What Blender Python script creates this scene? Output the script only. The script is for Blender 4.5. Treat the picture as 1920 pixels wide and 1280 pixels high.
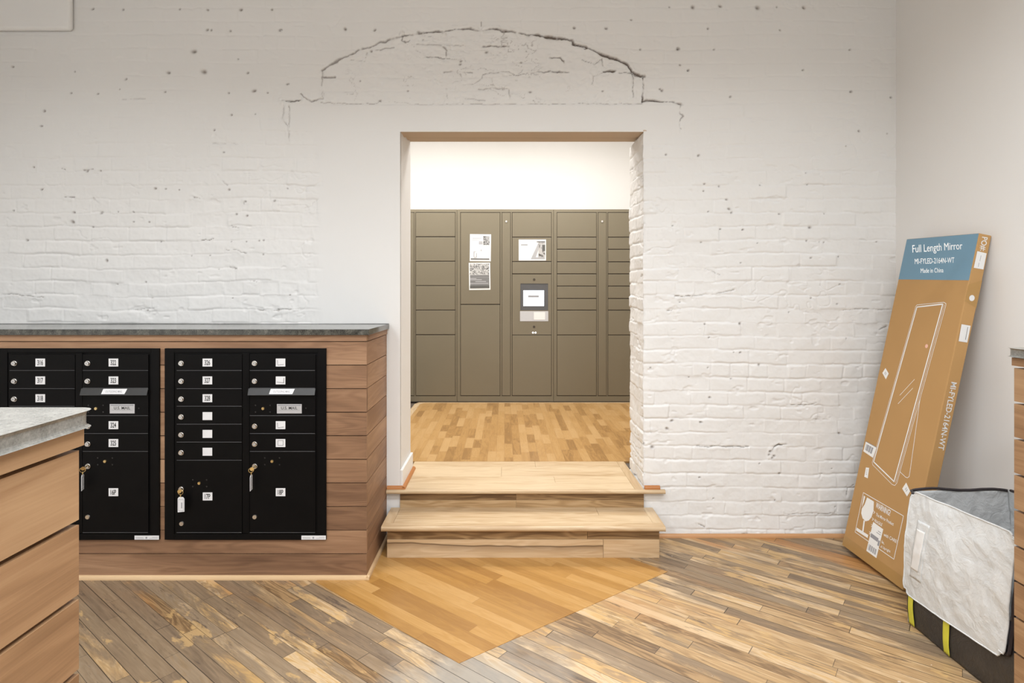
import bpy, math, random
import numpy as np
from mathutils import Vector, Matrix
for o in list(bpy.data.objects): bpy.data.objects.remove(o, do_unlink=True)
SC = bpy.context.scene
COL = SC.collection
random.seed(7); RNG = np.random.default_rng(11)

# ------------------------------------------------------------------ camera
F, VX, VY, CH = 1080.0, 946.0, 548.0, 1.40      # focal length in px of a 1920 px wide frame, vanishing point, lens height
cam = bpy.data.cameras.new('camera'); camo = bpy.data.objects.new('camera', cam); COL.objects.link(camo)
camo.location = (0, 0, CH); camo.rotation_euler = (math.pi/2, 0, 0)
cam.sensor_width = 36; cam.lens = 36*F/1920
cam.shift_x = (960-VX)/1920; cam.shift_y = (VY-640)/1920
cam.clip_start = 0.05
SC.camera = camo

# ------------------------------------------------------------------ world, exposure, large lights
w = bpy.data.worlds.new('world'); SC.world = w; w.use_nodes = True
w.node_tree.nodes['Background'].inputs[0].default_value = (1, .97, .93, 1)
w.node_tree.nodes['Background'].inputs[1].default_value = .02
SC.view_settings.view_transform = 'Standard'; SC.view_settings.look = 'None'
SC.view_settings.gamma = 1; SC.view_settings.exposure = 0.0; SC.view_settings.use_curve_mapping = False
def area(name, loc, sx, sy, power, col=(.935, .967, 1), rot=(0, 0, 0), spread=math.pi):
    l = bpy.data.lights.new(name, 'AREA'); l.shape = 'RECTANGLE'; l.size = sx; l.size_y = sy
    l.energy = power; l.color = col; l.spread = spread
    o = bpy.data.objects.new(name, l); COL.objects.link(o); o.location = loc; o.rotation_euler = rot
    return o
HALL_Z, ROOM_Z = 3.42, 3.36
for x, y in ((-2.3, .8), (-.3, .8), (1.1, 1.0), (-2.3, -1.2), (-.3, -1.2), (1.1, -1.0)):
    area('ceiling_lamp', (x, y, HALL_Z-.05), 1.1, .5, 44, spread=math.radians(148))
for x in (-1.5, .9):      # added frontal fill, set at two invented windows behind the camera
    area('window_daylight', (x, -3.08, 1.85), 1.3, 1.7, 17, (.95, .98, 1), (math.pi/2, 0, 0))
for x in (-.9, .7):
    for y in (4.45, 5.2):
        area('locker_room_lamp', (x, y, ROOM_Z-.05), .9, .35, 30, (1, .975, .94))

# ------------------------------------------------------------------ mesh helpers
def P(px, py, d): return Vector(((px-VX)*d/F, d, CH-(py-VY)*d/F))
class MB:
    def __init__(s): s.v=[]; s.f=[]; s.m=[]; s.uv=[]; s.r=[]
    def face(s, pts, mat=0, uv=None, r=0.0):
        b=len(s.v); s.v+= [tuple(p) for p in pts]; s.f.append(tuple(range(b, b+len(pts)))); s.m.append(mat)
        s.uv.append(uv if uv else [(0.0, 0.0)]*len(pts)); s.r.append(r)
    def box(s, x0, x1, y0, y1, z0, z1, grain='x', mat=0, r=None, M=None):
        if r is None: r=random.random()
        c=[Vector((x,y,z)) for z in (z0,z1) for y in (y0,y1) for x in (x0,x1)]
        fs=((0,2,3,1),(4,5,7,6),(0,1,5,4),(2,6,7,3),(0,4,6,2),(1,3,7,5))
        gi='xyz'.index(grain); b=len(s.v)
        s.v+= [tuple(M@p) if M else tuple(p) for p in c]
        for k,f in enumerate(fs):
            na=(2,2,1,1,0,0)[k]
            oth=[a for a in range(3) if a!=na and a!=gi]
            va=oth[0]; ua=gi if na!=gi else [a for a in range(3) if a!=na and a!=va][0]
            s.f.append(tuple(b+i for i in f)); s.m.append(mat); s.r.append(r)
            s.uv.append([(c[i][ua], c[i][va]+(.37*k if na==gi else c[i][na]*.9)) for i in f])
        return s
    def prism(s, prof, a, b, axis='x', mat=0, r=None):
        # prof: list of 2D points; axis x -> (y,z), y -> (x,z), z -> (x,y)
        if r is None: r=random.random()
        def mk(t,p): return {'x':(t,p[0],p[1]),'y':(p[0],t,p[1]),'z':(p[0],p[1],t)}[axis]
        n=len(prof)
        L=0
        for i in range(n):
            p,q=prof[i],prof[(i+1)%n]; l=math.dist(p,q)
            s.face([mk(a,p),mk(b,p),mk(b,q),mk(a,q)],mat,[(a,L),(b,L),(b,L+l),(a,L+l)],r); L+=l
        s.face([mk(a,p) for p in prof][::-1],mat,[(p[0],p[1]) for p in prof][::-1],r)
        s.face([mk(b,p) for p in prof],mat,[(p[0],p[1]) for p in prof],r)
        return s
    def cyl(s, c, axis, r0, h, n=20, mat=0, r1=None, caps=True):
        c=Vector(c); a=Vector(axis).normalized(); t=a.orthogonal().normalized(); u=a.cross(t)
        if r1 is None: r1=r0
        A=[c+t*math.cos(2*math.pi*i/n)*r0+u*math.sin(2*math.pi*i/n)*r0 for i in range(n)]
        B=[c+a*h+t*math.cos(2*math.pi*i/n)*r1+u*math.sin(2*math.pi*i/n)*r1 for i in range(n)]
        for i in range(n):
            j=(i+1)%n; s.face([A[i],A[j],B[j],B[i]],mat)
        if caps: s.face(A[::-1],mat); s.face(B,mat)
        return s
    def tube(s, pts, r, n=8, mat=0, closed=False):
        pts=[Vector(p) for p in pts]; N=len(pts); rings=[]
        ref=None
        for i,p in enumerate(pts):
            if closed: d=pts[(i+1)%N]-pts[i-1]
            else: d=pts[min(i+1,N-1)]-pts[max(i-1,0)]
            d.normalize()
            if ref is None: ref=d.orthogonal().normalized()
            ref=(ref-d*ref.dot(d)).normalized(); u=d.cross(ref)
            rings.append([p+ref*math.cos(2*math.pi*k/n)*r+u*math.sin(2*math.pi*k/n)*r for k in range(n)])
        for i in range(N if closed else N-1):
            a,b=rings[i],rings[(i+1)%N]
            for k in range(n): s.face([a[k],a[(k+1)%n],b[(k+1)%n],b[k]],mat)
        if not closed: s.face(rings[0][::-1],mat); s.face(rings[-1],mat)
        return s
    def flat(s, V2, F2, o, ex, ey, mat=0):
        b=len(s.v); s.v+=[tuple(o+ex*p[0]+ey*p[1]) for p in V2]
        for f in F2:
            s.f.append(tuple(b+i for i in f)); s.m.append(mat); s.r.append(0); s.uv.append([tuple(V2[i]) for i in f])
        return s
    def rect(s, o, ex, ey, x0, x1, y0, y1, mat=0):
        return s.flat([(x0,y0),(x1,y0),(x1,y1),(x0,y1)],[(0,1,2,3)],o,ex,ey,mat)
    def build(s, name, mats, parent=None, org=(0,0,0), bevel=0, smooth=False, seg=2, weld=False):
        me=bpy.data.meshes.new(name); org=Vector(org)
        me.from_pydata([tuple(Vector(p)-org) for p in s.v],[],s.f)
        if not isinstance(mats,(list,tuple)): mats=[mats]
        for m in mats: me.materials.append(m)
        me.polygons.foreach_set('material_index', s.m)
        uvl=me.uv_layers.new(name='UVMap'); flatuv=[c for f in s.uv for p in f for c in p]
        uvl.data.foreach_set('uv', flatuv)
        at=me.attributes.new('rnd','FLOAT','FACE'); at.data.foreach_set('value', s.r)
        if smooth: me.polygons.foreach_set('use_smooth',[True]*len(s.f))
        me.update()
        o=bpy.data.objects.new(name, me); COL.objects.link(o)
        if parent: o.parent=parent
        else: o.location=org
        if weld or bevel:
            md=o.modifiers.new('weld','WELD'); md.merge_threshold=1e-5
        if bevel:
            md=o.modifiers.new('bevel','BEVEL'); md.width=bevel; md.segments=seg; md.limit_method='ANGLE'; md.angle_limit=math.radians(40)
        return o
def thing(name, label, cat, loc=(0,0,0), group=None):
    o=bpy.data.objects.new(name,None); COL.objects.link(o); o.location=loc; o.empty_display_size=.1
    tag(o,label,cat,group); return o
def tag(o, label, cat, group=None):
    o['label']=label; o['category']=cat
    if group: o['group']=group
    return o
def struct(o): o['kind']='structure'; return o
_tc={}
def text2d(s, w, h, bold=0.0):
    """flat mesh of the string scaled to w x h, lower-left at 0,0"""
    k=(s,bold)
    if k not in _tc:
        c=bpy.data.curves.new('t','FONT'); c.body=s; c.size=1; c.offset=bold; c.fill_mode='FRONT' if False else 'BOTH'; c.resolution_u=3; c.extrude=0
        o=bpy.data.objects.new('t',c); COL.objects.link(o)
        dg=bpy.context.evaluated_depsgraph_get(); me=bpy.data.meshes.new_from_object(o.evaluated_get(dg))
        V=[(v.co.x,v.co.y) for v in me.vertices]; Fs=[tuple(p.vertices) for p in me.polygons]
        bpy.data.objects.remove(o,do_unlink=True); bpy.data.curves.remove(c); bpy.data.meshes.remove(me)
        _tc[k]=(V,Fs)
    V,Fs=_tc[k]
    xs=[p[0] for p in V]; ys=[p[1] for p in V]
    x0,x1,y0,y1=min(xs),max(xs),min(ys),max(ys)
    return [((p[0]-x0)/(x1-x0)*w,(p[1]-y0)/(y1-y0)*h) for p in V],Fs

# ------------------------------------------------------------------ node helpers
class NT:
    def __init__(s, name, rough=.5, metal=0, spec=.5):
        s.mat=bpy.data.materials.new(name); s.mat.use_nodes=True; s.t=s.mat.node_tree
        s.b=s.t.nodes['Principled BSDF']; s.b.inputs['Roughness'].default_value=rough; s.b.inputs['Metallic'].default_value=metal
        s.b.inputs['Specular IOR Level'].default_value=spec
    def n(s,t,**k):
        x=s.t.nodes.new(t)
        for a,b in k.items(): setattr(x,a,b)
        return x
    def put(s,i,v):
        if isinstance(v,bpy.types.NodeSocket): s.t.links.new(v,i)
        elif isinstance(v,(tuple,list)) and len(v)==3 and i.type=='RGBA': i.default_value=(*v,1)
        else: i.default_value=v
    def m(s,op,a,b=0.0,c=0.0):
        x=s.n('ShaderNodeMath',operation=op); s.put(x.inputs[0],a)
        if len(x.inputs)>1: s.put(x.inputs[1],b)
        if len(x.inputs)>2: s.put(x.inputs[2],c)
        return x.outputs[0]
    def xyz(s,x=0.0,y=0.0,z=0.0):
        c=s.n('ShaderNodeCombineXYZ'); s.put(c.inputs[0],x); s.put(c.inputs[1],y); s.put(c.inputs[2],z); return c.outputs[0]
    def sep(s,v):
        c=s.n('ShaderNodeSeparateXYZ'); s.put(c.inputs[0],v); return c.outputs
    def noise(s,v,scale=1.0,detail=3.0,rough=.5,dist=0.0):
        x=s.n('ShaderNodeTexNoise'); s.put(x.inputs['Vector'],v); x.inputs['Scale'].default_value=scale
        x.inputs['Detail'].default_value=detail; x.inputs['Roughness'].default_value=rough; x.inputs['Distortion'].default_value=dist
        return x.outputs['Fac']
    def white(s,v):
        x=s.n('ShaderNodeTexWhiteNoise',noise_dimensions='3D'); s.put(x.inputs['Vector'],v); return x.outputs['Value']
    def ramp(s,f,stops,interp='LINEAR'):
        x=s.n('ShaderNodeValToRGB'); s.put(x.inputs[0],f); r=x.color_ramp; r.interpolation=interp
        while len(r.elements)<len(stops): r.elements.new(.5)
        for e,(p,c) in zip(r.elements,stops): e.position=p; e.color=(*c,1) if len(c)==3 else c
        return x.outputs[0]
    def lin(s,f,a,b,c=0.0,d=1.0):
        x=s.n('ShaderNodeMapRange'); s.put(x.inputs[0],f); x.inputs[1].default_value=a; x.inputs[2].default_value=b; x.inputs[3].default_value=c; x.inputs[4].default_value=d
        return x.outputs[0]
    def mix(s,f,a,b,mode='MIX'):
        x=s.n('ShaderNodeMix',data_type='RGBA',blend_type=mode); s.put(x.inputs['Factor'],f); s.put(x.inputs['A'],a); s.put(x.inputs['B'],b)
        return x.outputs['Result']
    def attr(s,nm): return s.n('ShaderNodeAttribute',attribute_name=nm).outputs['Fac']
    def obj(s): return s.n('ShaderNodeTexCoord').outputs['Object']
    def pos(s): return s.n('ShaderNodeNewGeometry').outputs['Position']
    def uv(s): return s.n('ShaderNodeTexCoord').outputs['UV']
    def col(s,v): s.put(s.b.inputs['Base Color'],v); return s
    def rough(s,v): s.put(s.b.inputs['Roughness'],v); return s
    def bump(s,h,st=.3,dist=.002):
        x=s.n('ShaderNodeBump'); s.put(x.inputs['Height'],h); x.inputs['Strength'].default_value=st; x.inputs['Distance'].default_value=dist
        s.t.links.new(x.outputs[0],s.b.inputs['Normal']); return s
def plain(name,c,rough=.5,metal=0,spec=.5,nz=.06,sc=40):
    t=NT(name,rough,metal,spec); f=t.noise(t.obj(),sc,2)
    t.col(t.mix(f,tuple(x*(1-nz) for x in c),tuple(min(1,x*(1+nz)) for x in c))); return t.mat
def emit(name,c,st):
    t=NT(name); t.col((0,0,0)); t.b.inputs['Emission Color'].default_value=(*c,1); t.b.inputs['Emission Strength'].default_value=st; return t.mat
def wood(name, dark, mid, light, rough=.45, gscale=1.0, figure=.5, var=.25, spec=.4):
    """UV: u metres along grain, v across; rnd per board"""
    t=NT(name,rough,0,spec); u,v,_=t.sep(t.uv()); r=t.attr('rnd')
    r9=t.m('MULTIPLY',r,57.0)
    v1=t.xyz(t.m('MULTIPLY',u,1.3*gscale),t.m('MULTIPLY',v,9*gscale),r9)
    fig=t.noise(v1,1.0,2,.5,1.2)
    rings=t.m('SINE',t.m('ADD',t.m('MULTIPLY',fig,34.0),t.m('MULTIPLY',v,40.0)))
    rings=t.lin(rings,-1,1)
    fine=t.noise(t.xyz(t.m('MULTIPLY',u,6.0),t.m('MULTIPLY',v,260.0),r9),1.0,3,.6)
    big=t.noise(t.xyz(t.m('MULTIPLY',u,.9),t.m('MULTIPLY',v,4.0),t.m('ADD',r9,9.0)),1.0,2)
    f=t.m('ADD',t.m('ADD',t.m('MULTIPLY',rings,.16*figure),t.m('MULTIPLY',fine,.30)),t.m('MULTIPLY',big,.75))
    f=t.m('ADD',f,t.m('MULTIPLY',t.m('SUBTRACT',r,.5),var))
    c=t.ramp(f,[(.28,dark),(.56,mid),(.86,light)])
    t.col(c).rough(t.lin(fine,0,1,rough-.06,rough+.1)).bump(t.m('ADD',fine,rings),.12,.0006)
    return t.mat
def splitmaple():
    m_=wood('split_maple_riser',(.28,.17,.08),(.48,.325,.18),(.62,.46,.29),.4,1.3,.8,.4).copy(); t=NT.__new__(NT); t.mat=m_; t.t=m_.node_tree; t.b=t.t.nodes['Principled BSDF']
    src=t.b.inputs['Base Color'].links[0].from_socket; x,y,z=t.sep(t.pos())
    w_=t.m('ADD',t.m('MULTIPLY',t.m('SUBTRACT',t.noise(t.xyz(x,1.0,0.0),2.2,3),.5),.06),t.m('ADD',.066,t.m('MULTIPLY',x,-.016)))
    d=t.m('SUBTRACT',w_,z); k=t.m('MULTIPLY',t.lin(t.m('ABSOLUTE',d),.0065,.0015),.85); k2=t.m('MULTIPLY',t.lin(d,.0,.035,.5,0.0),t.m('GREATER_THAN',d,0.0))
    on=t.m('LESS_THAN',x,.52); k=t.m('MULTIPLY',t.m('MAXIMUM',k,k2),on)
    t.col(t.mix(k,src,(.10,.055,.025))); return m_
def plankfloor(name, ang, W, L, ramp, gapc, gapw, wear=0, rough=.32, gold=0, bumpst=.25, gvar=.14):
    t=NT(name,rough,0,.5); x,y,_=t.sep(t.pos()); ca,sa=math.cos(ang),math.sin(ang)
    u=t.m('ADD',t.m('MULTIPLY',x,ca),t.m('MULTIPLY',y,sa)); v=t.m('SUBTRACT',t.m('MULTIPLY',y,ca),t.m('MULTIPLY',x,sa))
    vw=t.m('DIVIDE',v,W); row=t.m('FLOOR',vw); fv=t.m('FRACT',vw)
    rr=t.white(t.xyz(row,3.0,1.0)); ul=t.m('DIVIDE',t.m('ADD',u,t.m('MULTIPLY',rr,13.7)),t.m('MULTIPLY',t.m('ADD',t.white(t.xyz(row,8.0,2.0)),.65),L))
    seg=t.m('FLOOR',ul); fu=t.m('FRACT',ul)
    idn=t.white(t.xyz(row,seg,5.0)); id2=t.white(t.xyz(row,seg,9.0))
    dv=t.m('MULTIPLY',t.m('MINIMUM',fv,t.m('SUBTRACT',1.0,fv)),W); du=t.m('MULTIPLY',t.m('MINIMUM',fu,t.m('SUBTRACT',1.0,fu)),L)
    gwv=t.m('MULTIPLY',t.m('ADD',t.white(t.xyz(row,1.0,7.0)),.3),gapw)
    gap=t.m('MAXIMUM',t.m('LESS_THAN',dv,gwv),t.m('LESS_THAN',du,gapw*.8))
    i57=t.m('MULTIPLY',idn,57.0)
    fig=t.noise(t.xyz(t.m('MULTIPLY',u,2.0),t.m('MULTIPLY',v,16.0),i57),1.0,3,.55,1.0)
    rings=t.lin(t.m('SINE',t.m('MULTIPLY',fig,42.0)),-1,1)
    fine=t.noise(t.xyz(t.m('MULTIPLY',u,8.0),t.m('MULTIPLY',v,300.0),i57),1.0,3,.6)
    f=t.m('ADD',idn,t.m('ADD',t.m('MULTIPLY',t.m('SUBTRACT',rings,.5),gvar),t.m('MULTIPLY',t.m('SUBTRACT',fine,.5),.22)))
    f=t.m('ADD',f,t.m('MULTIPLY',t.m('SUBTRACT',fig,.5),.5))
    c=t.ramp(f,ramp)
    if wear:
        # grime that collects along the boards, walked-in grey patches, scattered paint flecks
        wn=t.noise(t.xyz(t.m('MULTIPLY',u,1.7),t.m('MULTIPLY',v,9.5),t.m('MULTIPLY',idn,1.6)),1.0,8,.70,.5)
        broad=t.noise(t.xyz(x,y,2.0),1.1,3,.5,.4)
        left=t.m('ADD',t.lin(x,.2,-1.2),t.m('MULTIPLY',t.lin(y,2.55,3.15),.55))
        lv=t.m('ADD',t.m('ADD',wn,t.m('MULTIPLY',t.m('SUBTRACT',broad,.5),.75)),t.m('ADD',t.m('MULTIPLY',left,.14),t.m('MULTIPLY',t.m('SUBTRACT',id2,.5),.34)))
        wf=t.lin(lv,.545,.665)
        grime=t.mix(t.noise(t.xyz(t.m('MULTIPLY',u,5.0),t.m('MULTIPLY',v,70.0),3.0),1.0,4,.6),(.055,.037,.026),(.31,.225,.145))
        amb=t.lin(t.noise(t.xyz(t.m('MULTIPLY',u,1.2),t.m('MULTIPLY',v,5.0),31.0),1.0,3,.5),.52,.62); c=t.mix(t.m('MULTIPLY',t.m('MULTIPLY',amb,.7),t.lin(y,2.3,2.9)),c,(.44,.20,.06))
        c=t.mix(t.m('MULTIPLY',wf,.80),c,grime)
        dk=t.lin(t.noise(t.xyz(t.m('MULTIPLY',u,3.0),t.m('MULTIPLY',v,22.0),8.0),1.0,8,.75),.575,.65)
        c=t.mix(t.m('MULTIPLY',dk,.72),c,(.055,.038,.032))
        # grey film around the tip of the new patch
        dx=t.m('SUBTRACT',x,-.10); dy=t.m('SUBTRACT',y,2.02)
        rad=t.m('SQRT',t.m('ADD',t.m('MULTIPLY',dx,dx),t.m('MULTIPLY',dy,dy)))
        gy=t.lin(t.m('ADD',rad,t.m('MULTIPLY',t.noise(t.xyz(x,y,0.0),7.0,4),.5)),.66,.36)
        c=t.mix(t.m('MULTIPLY',gy,.62),c,(.36,.34,.30))
        # bright bare-wood spots
        sp=t.lin(t.noise(t.xyz(t.m('MULTIPLY',u,3.0),t.m('MULTIPLY',v,7.0),21.0),1.0,5,.6),.60,.63)
        c=t.mix(t.m('MULTIPLY',sp,.6),c,(.56,.36,.15))
        fl=t.lin(t.noise(t.xyz(x,y,4.0),22.0,3,.6),.74,.75)
        c=t.mix(t.m('MULTIPLY',fl,.8),c,(.75,.68,.6))
        t.rough(t.lin(wf,0,1,rough,rough+.2))
    c=t.mix(t.m('MULTIPLY',gap,.88),c,gapc)
    t.col(c); t.bump(t.m('SUBTRACT',t.m('ADD',t.m('MULTIPLY',fine,.2),t.m('MULTIPLY',id2,.25)),gap),bumpst,.0012)
    return t.mat

# ------------------------------------------------------------------ materials
def wallmat():
    t=NT('painted_brick',.62,0,.3); d=t.attr('dirt'); n1=t.noise(t.pos(),1.3,3); n2=t.noise(t.pos(),150,3)
    base=t.mix(n1,(.72,.715,.70),(.765,.76,.745))
    t.col(t.mix(d,base,(.15,.115,.092))).bump(n2,.12,.001); return t.mat
M_BRICK=wallmat()
M_WALL=plain('wall_paint',(.79,.785,.77),.6,nz=.015,sc=3)
M_ROOMW=plain('room_wall_paint',(.82,.81,.79),.6,nz=.01,sc=3)
M_CEIL=plain('ceiling_paint',(.62,.60,.57),.8,nz=.02,sc=3)
M_TRIM=plain('white_trim_paint',(.80,.80,.79),.35,nz=.01,sc=8)
M_CEDAR=wood('counter_boards',(.112,.057,.031),(.250,.138,.076),(.41,.250,.145),.5,1.0,.6,.40)
M_CEDAR2=wood('island_boards',(.165,.086,.040),(.31,.178,.090),(.43,.275,.150),.5,.8,.85,.25)
M_GAP=plain('joint_shadow_backing',(.030,.020,.014),.9)
M_MAPLE=wood('step_maple',(.29,.18,.095),(.465,.325,.185),(.60,.46,.295),.34,1.0,1.0,.5)
M_MAPLE2=wood('step_maple_riser',(.15,.083,.035),(.39,.25,.12),(.58,.42,.25),.4,1.3,1.0,.75)
M_SHOE=wood('stained_shoe_molding',(.30,.11,.03),(.45,.18,.055),(.55,.25,.09),.35,1,.3,.2)
M_SHOE2=wood('clear_shoe_molding',(.42,.21,.09),(.55,.30,.14),(.66,.41,.22),.4,1,.3,.2)
M_SHOE3=wood('pale_shoe_molding',(.44,.28,.14),(.56,.385,.215),(.66,.48,.29),.4,1,.3,.2)
M_SOFFIT=wood('soffit_boards',(.42,.33,.25),(.52,.42,.32),(.58,.48,.38),.6,1,.2,.2)
def granite(name,base,dark,light,r0):
    t=NT(name,.2,0,.5); a=t.noise(t.pos(),200,3,.7); b=t.noise(t.pos(),34,4,.6)
    c=t.ramp(t.m('ADD',t.m('MULTIPLY',a,.6),t.m('MULTIPLY',b,.45)),[(.38,dark),(.52,base),(.70,light)])
    t.col(c); t.rough(t.lin(b,0,1,r0,r0+.14)); return t.mat
M_GRAN=granite('dark_granite',(.060,.060,.052),(.018,.018,.016),(.17,.165,.14),.06)
M_GRAN2=granite('honed_granite',(.22,.215,.195),(.15,.145,.13),(.31,.30,.275),.13)
M_BLACK=NT('black_powder_coat',.45,0,.12); M_BLACK.bump(M_BLACK.noise(M_BLACK.obj(),900,2),.15,.0004); M_BLACK.col(M_BLACK.mix(M_BLACK.noise(M_BLACK.obj(),9,2),(.0018,.0018,.002),(.0040,.0036,.0036))); M_BLACK=M_BLACK.mat
M_EDGE=plain('worn_black_edge',(.16,.16,.165),.3,.5,.5)  # lighter grey that puts the door edge highlight into the colour
M_HOOD=plain('brushed_hood',(.05,.05,.05),.35,.6)
M_CHROME=plain('chrome',(.75,.73,.70),.22,1)
M_BRASS=plain('brass',(.80,.62,.30),.28,1)
M_LABEL=plain('label_white',(.70,.70,.71),.4,nz=.02)
M_PLATE=plain('plate_silver',(.52,.52,.53),.35,.3,nz=.05)
M_INK=plain('ink_black',(.02,.02,.02),.5)
M_LOCKER=plain('locker_taupe',(.175,.150,.102),.42,.15,.5,nz=.02,sc=4)
M_LOCKD=plain('locker_joint',(.05,.038,.025),.6)
M_PAPER=plain('paper_white',(.74,.74,.73),.6,nz=.01)
M_OLDFLOOR=plankfloor('old_strip_floor',math.radians(-38.5),.057,.80,[(0,(.16,.095,.045)),(.22,(.32,.20,.095)),(.45,(.43,.28,.135)),(.7,(.56,.41,.25)),(.85,(.48,.30,.12)),(1,(.32,.21,.11))],(.022,.013,.009),.0013,wear=1,rough=.36,gvar=.22,bumpst=.35)
M_PATCH=plankfloor('new_strip_floor',math.radians(-38.5),.057,.75,[(0,(.30,.145,.036)),(.35,(.36,.185,.048)),(.7,(.41,.218,.060)),(1,(.47,.268,.092))],(.20,.09,.025),.0005,rough=.28,bumpst=.08,gvar=.2)
M_OAK=plankfloor('room_oak_floor',math.radians(90),.058,.30,[(0,(.28,.150,.050)),(.25,(.37,.205,.070)),(.6,(.43,.248,.090)),(1,(.48,.295,.125))],(.22,.11,.04),.0005,rough=.3,bumpst=.08,gvar=.25)
M_DARKFL=plain('dark_worn_floor',(.09,.07,.055),.6,nz=.5,sc=25)
M_CARD=plain('cardboard',(.455,.262,.098),.75,nz=.05,sc=6)
M_CARDT=plain('carton_tape',(.40,.23,.075),.3,nz=.04,sc=12)
M_BLUE=plain('blue_print',(.155,.285,.385),.55,nz=.04,sc=10)
M_WINK=plain('white_print',(.84,.84,.82),.6,nz=.02)
M_PINK=plain('pink_print',(.80,.48,.38),.6)
M_GREYBAR=plain('grey_print',(.30,.30,.32),.6)
M_YELLOW=plain('yellow_reflective_tape',(.60,.56,.05),.4)
def bagmat(name,a,b,rough,bs):
    t=NT(name,rough,0,.5); n=t.noise(t.pos(),14,5,.6,1.5); n2=t.noise(t.pos(),45,4,.6,.6)
    t.col(t.mix(n,a,b)).bump(t.m('ADD',n,t.m('MULTIPLY',n2,.4)),bs,.012); return t.mat
M_BAGW=bagmat('clear_vinyl_panel',(.50,.52,.53),(.78,.80,.80),.20,.45)
M_BAGG=bagmat('silver_lining',(.42,.43,.43),(.68,.69,.69),.22,.45)
M_BAGB=bagmat('black_tarpaulin',(.020,.017,.015),(.05,.044,.040),.42,.5)
M_PIPE=plain('black_piping',(.025,.018,.02),.6)

# ------------------------------------------------------------------ the painted brick wall
WY, OX0, OX1, OZ, WT = 3.303, -.599, .798, 2.3205, .367     # wall face, opening, thickness
WS=F/WY
def wx(px): return (px-VX)/WS
def wz(py): return CH-(py-VY)/WS
def vnoise(x,y,sc,seed,oct=1,pers=.5):
    out=np.zeros(np.broadcast(x,y).shape); amp=1; tot=0
    for o in range(oct):
        rg=np.random.default_rng(seed+o*17).random((257,257))
        X=x*sc+100.3; Y=y*sc+77.7
        xi=np.floor(X).astype(int); yi=np.floor(Y).astype(int); fx=X-xi; fy=Y-yi
        fx=fx*fx*(3-2*fx); fy=fy*fy*(3-2*fy); a=xi%256; b=yi%256
        v=(rg[b,a]*(1-fx)+rg[b,a+1]*fx)*(1-fy)+(rg[b+1,a]*(1-fx)+rg[b+1,a+1]*fx)*fy
        out+=amp*(v*2-1); tot+=amp; amp*=pers; sc*=2.03
    return out/tot
def ss(a,b,x):
    t=np.clip((x-a)/(b-a),0,1); return t*t*(3-2*t)
CRS=.0787
def brick(x,z,seed=0,phase=0.0):
    """relief (metres, + out) of heavily painted brickwork"""
    zz=z+vnoise(x,z,1.6,seed+3,2)*.012+vnoise(x,z*.7,10,seed+5,3,.65)*.0085
    xx=x+vnoise(x,z,5,seed+7,2)*.010
    r=(zz-1.695)/CRS; ri=np.floor(r).astype(int); fz=(r-ri)*CRS; dz=np.minimum(fz,CRS-fz)
    hdr=(ri%6==2)
    BL=np.where(hdr,.108,.212); off=(ri%2)*.5+vnoise(ri*1.37,ri*0+.5,1.0,seed+9)*.25
    c=xx/BL+off+phase; ci=np.floor(c).astype(int); fx=(c-ci)*BL; dx=np.minimum(fx,BL-fx)
    rg=np.random.default_rng(seed+21).random((512,512))
    k1=rg[ri%512,ci%512]; k2=rg[(ri*7+3)%512,(ci*5+1)%512]; k3=rg[(ri*3+11)%512,(ci*13+5)%512]
    js=.42+.85*vnoise(x,z,3.6,seed+31,3,.6)                    # where paint has filled the joint
    jz=np.clip(js+.22+(k3-.5)*.5,.06,1.1); jx=np.clip(js*.9-.25+(k2-.5)*1.0,0,1)
    h=-(.0045*jz*np.exp(-(dz/(.0042+.003*k2))**2)) - (.0040*jx*np.exp(-(dx/.0045)**2))
    h+=(k1-.5)*.0050*ss(0,.012,dz)*ss(0,.012,dx)
    h+=((fz/CRS)-.5)*(k3-.5)*.006+(fx/BL-.5)*(k2-.5)*.004
    h+=vnoise(x,z,24,seed+41,3,.65)*.0019+vnoise(x,z*1.6,9,seed+45,2)*.0016+vnoise(x,z,4,seed+43,2)*.0015
    gouge=ss(.42,.66,vnoise(x,z*1.9,11,seed+51,3,.6)); h-=gouge*.004
    rg_=np.abs(vnoise(x+.4*z,z*1.5-.25*x,7,seed+55,3,.6)); h-=np.exp(-(rg_/.035)**2)*ss(.15,.5,vnoise(x,z,3.1,seed+57,2))*.0035
    return h,dz
def polydist(X,Z,pts):
    D=np.full(X.shape,9.0)
    for (x0,z0),(x1,z1) in zip(pts[:-1],pts[1:]):
        m=(X>min(x0,x1)-.05)&(X<max(x0,x1)+.05)&(Z>min(z0,z1)-.05)&(Z<max(z0,z1)+.05)
        if not m.any(): continue
        px,pz=X[m],Z[m]; L=(x1-x0)**2+(z1-z0)**2+1e-12; t=np.clip(((px-x0)*(x1-x0)+(pz-z0)*(z1-z0))/L,0,1)
        d=np.hypot(px-x0-t*(x1-x0),pz-z0-t*(z1-z0)); D[m]=np.minimum(D[m],d)
    return D
def cr(pts,s,ox,oy): return [(wx(ox+a/s),wz(oy+b/s)) for a,b in pts]
A_=(2.341,500,20)
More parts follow.
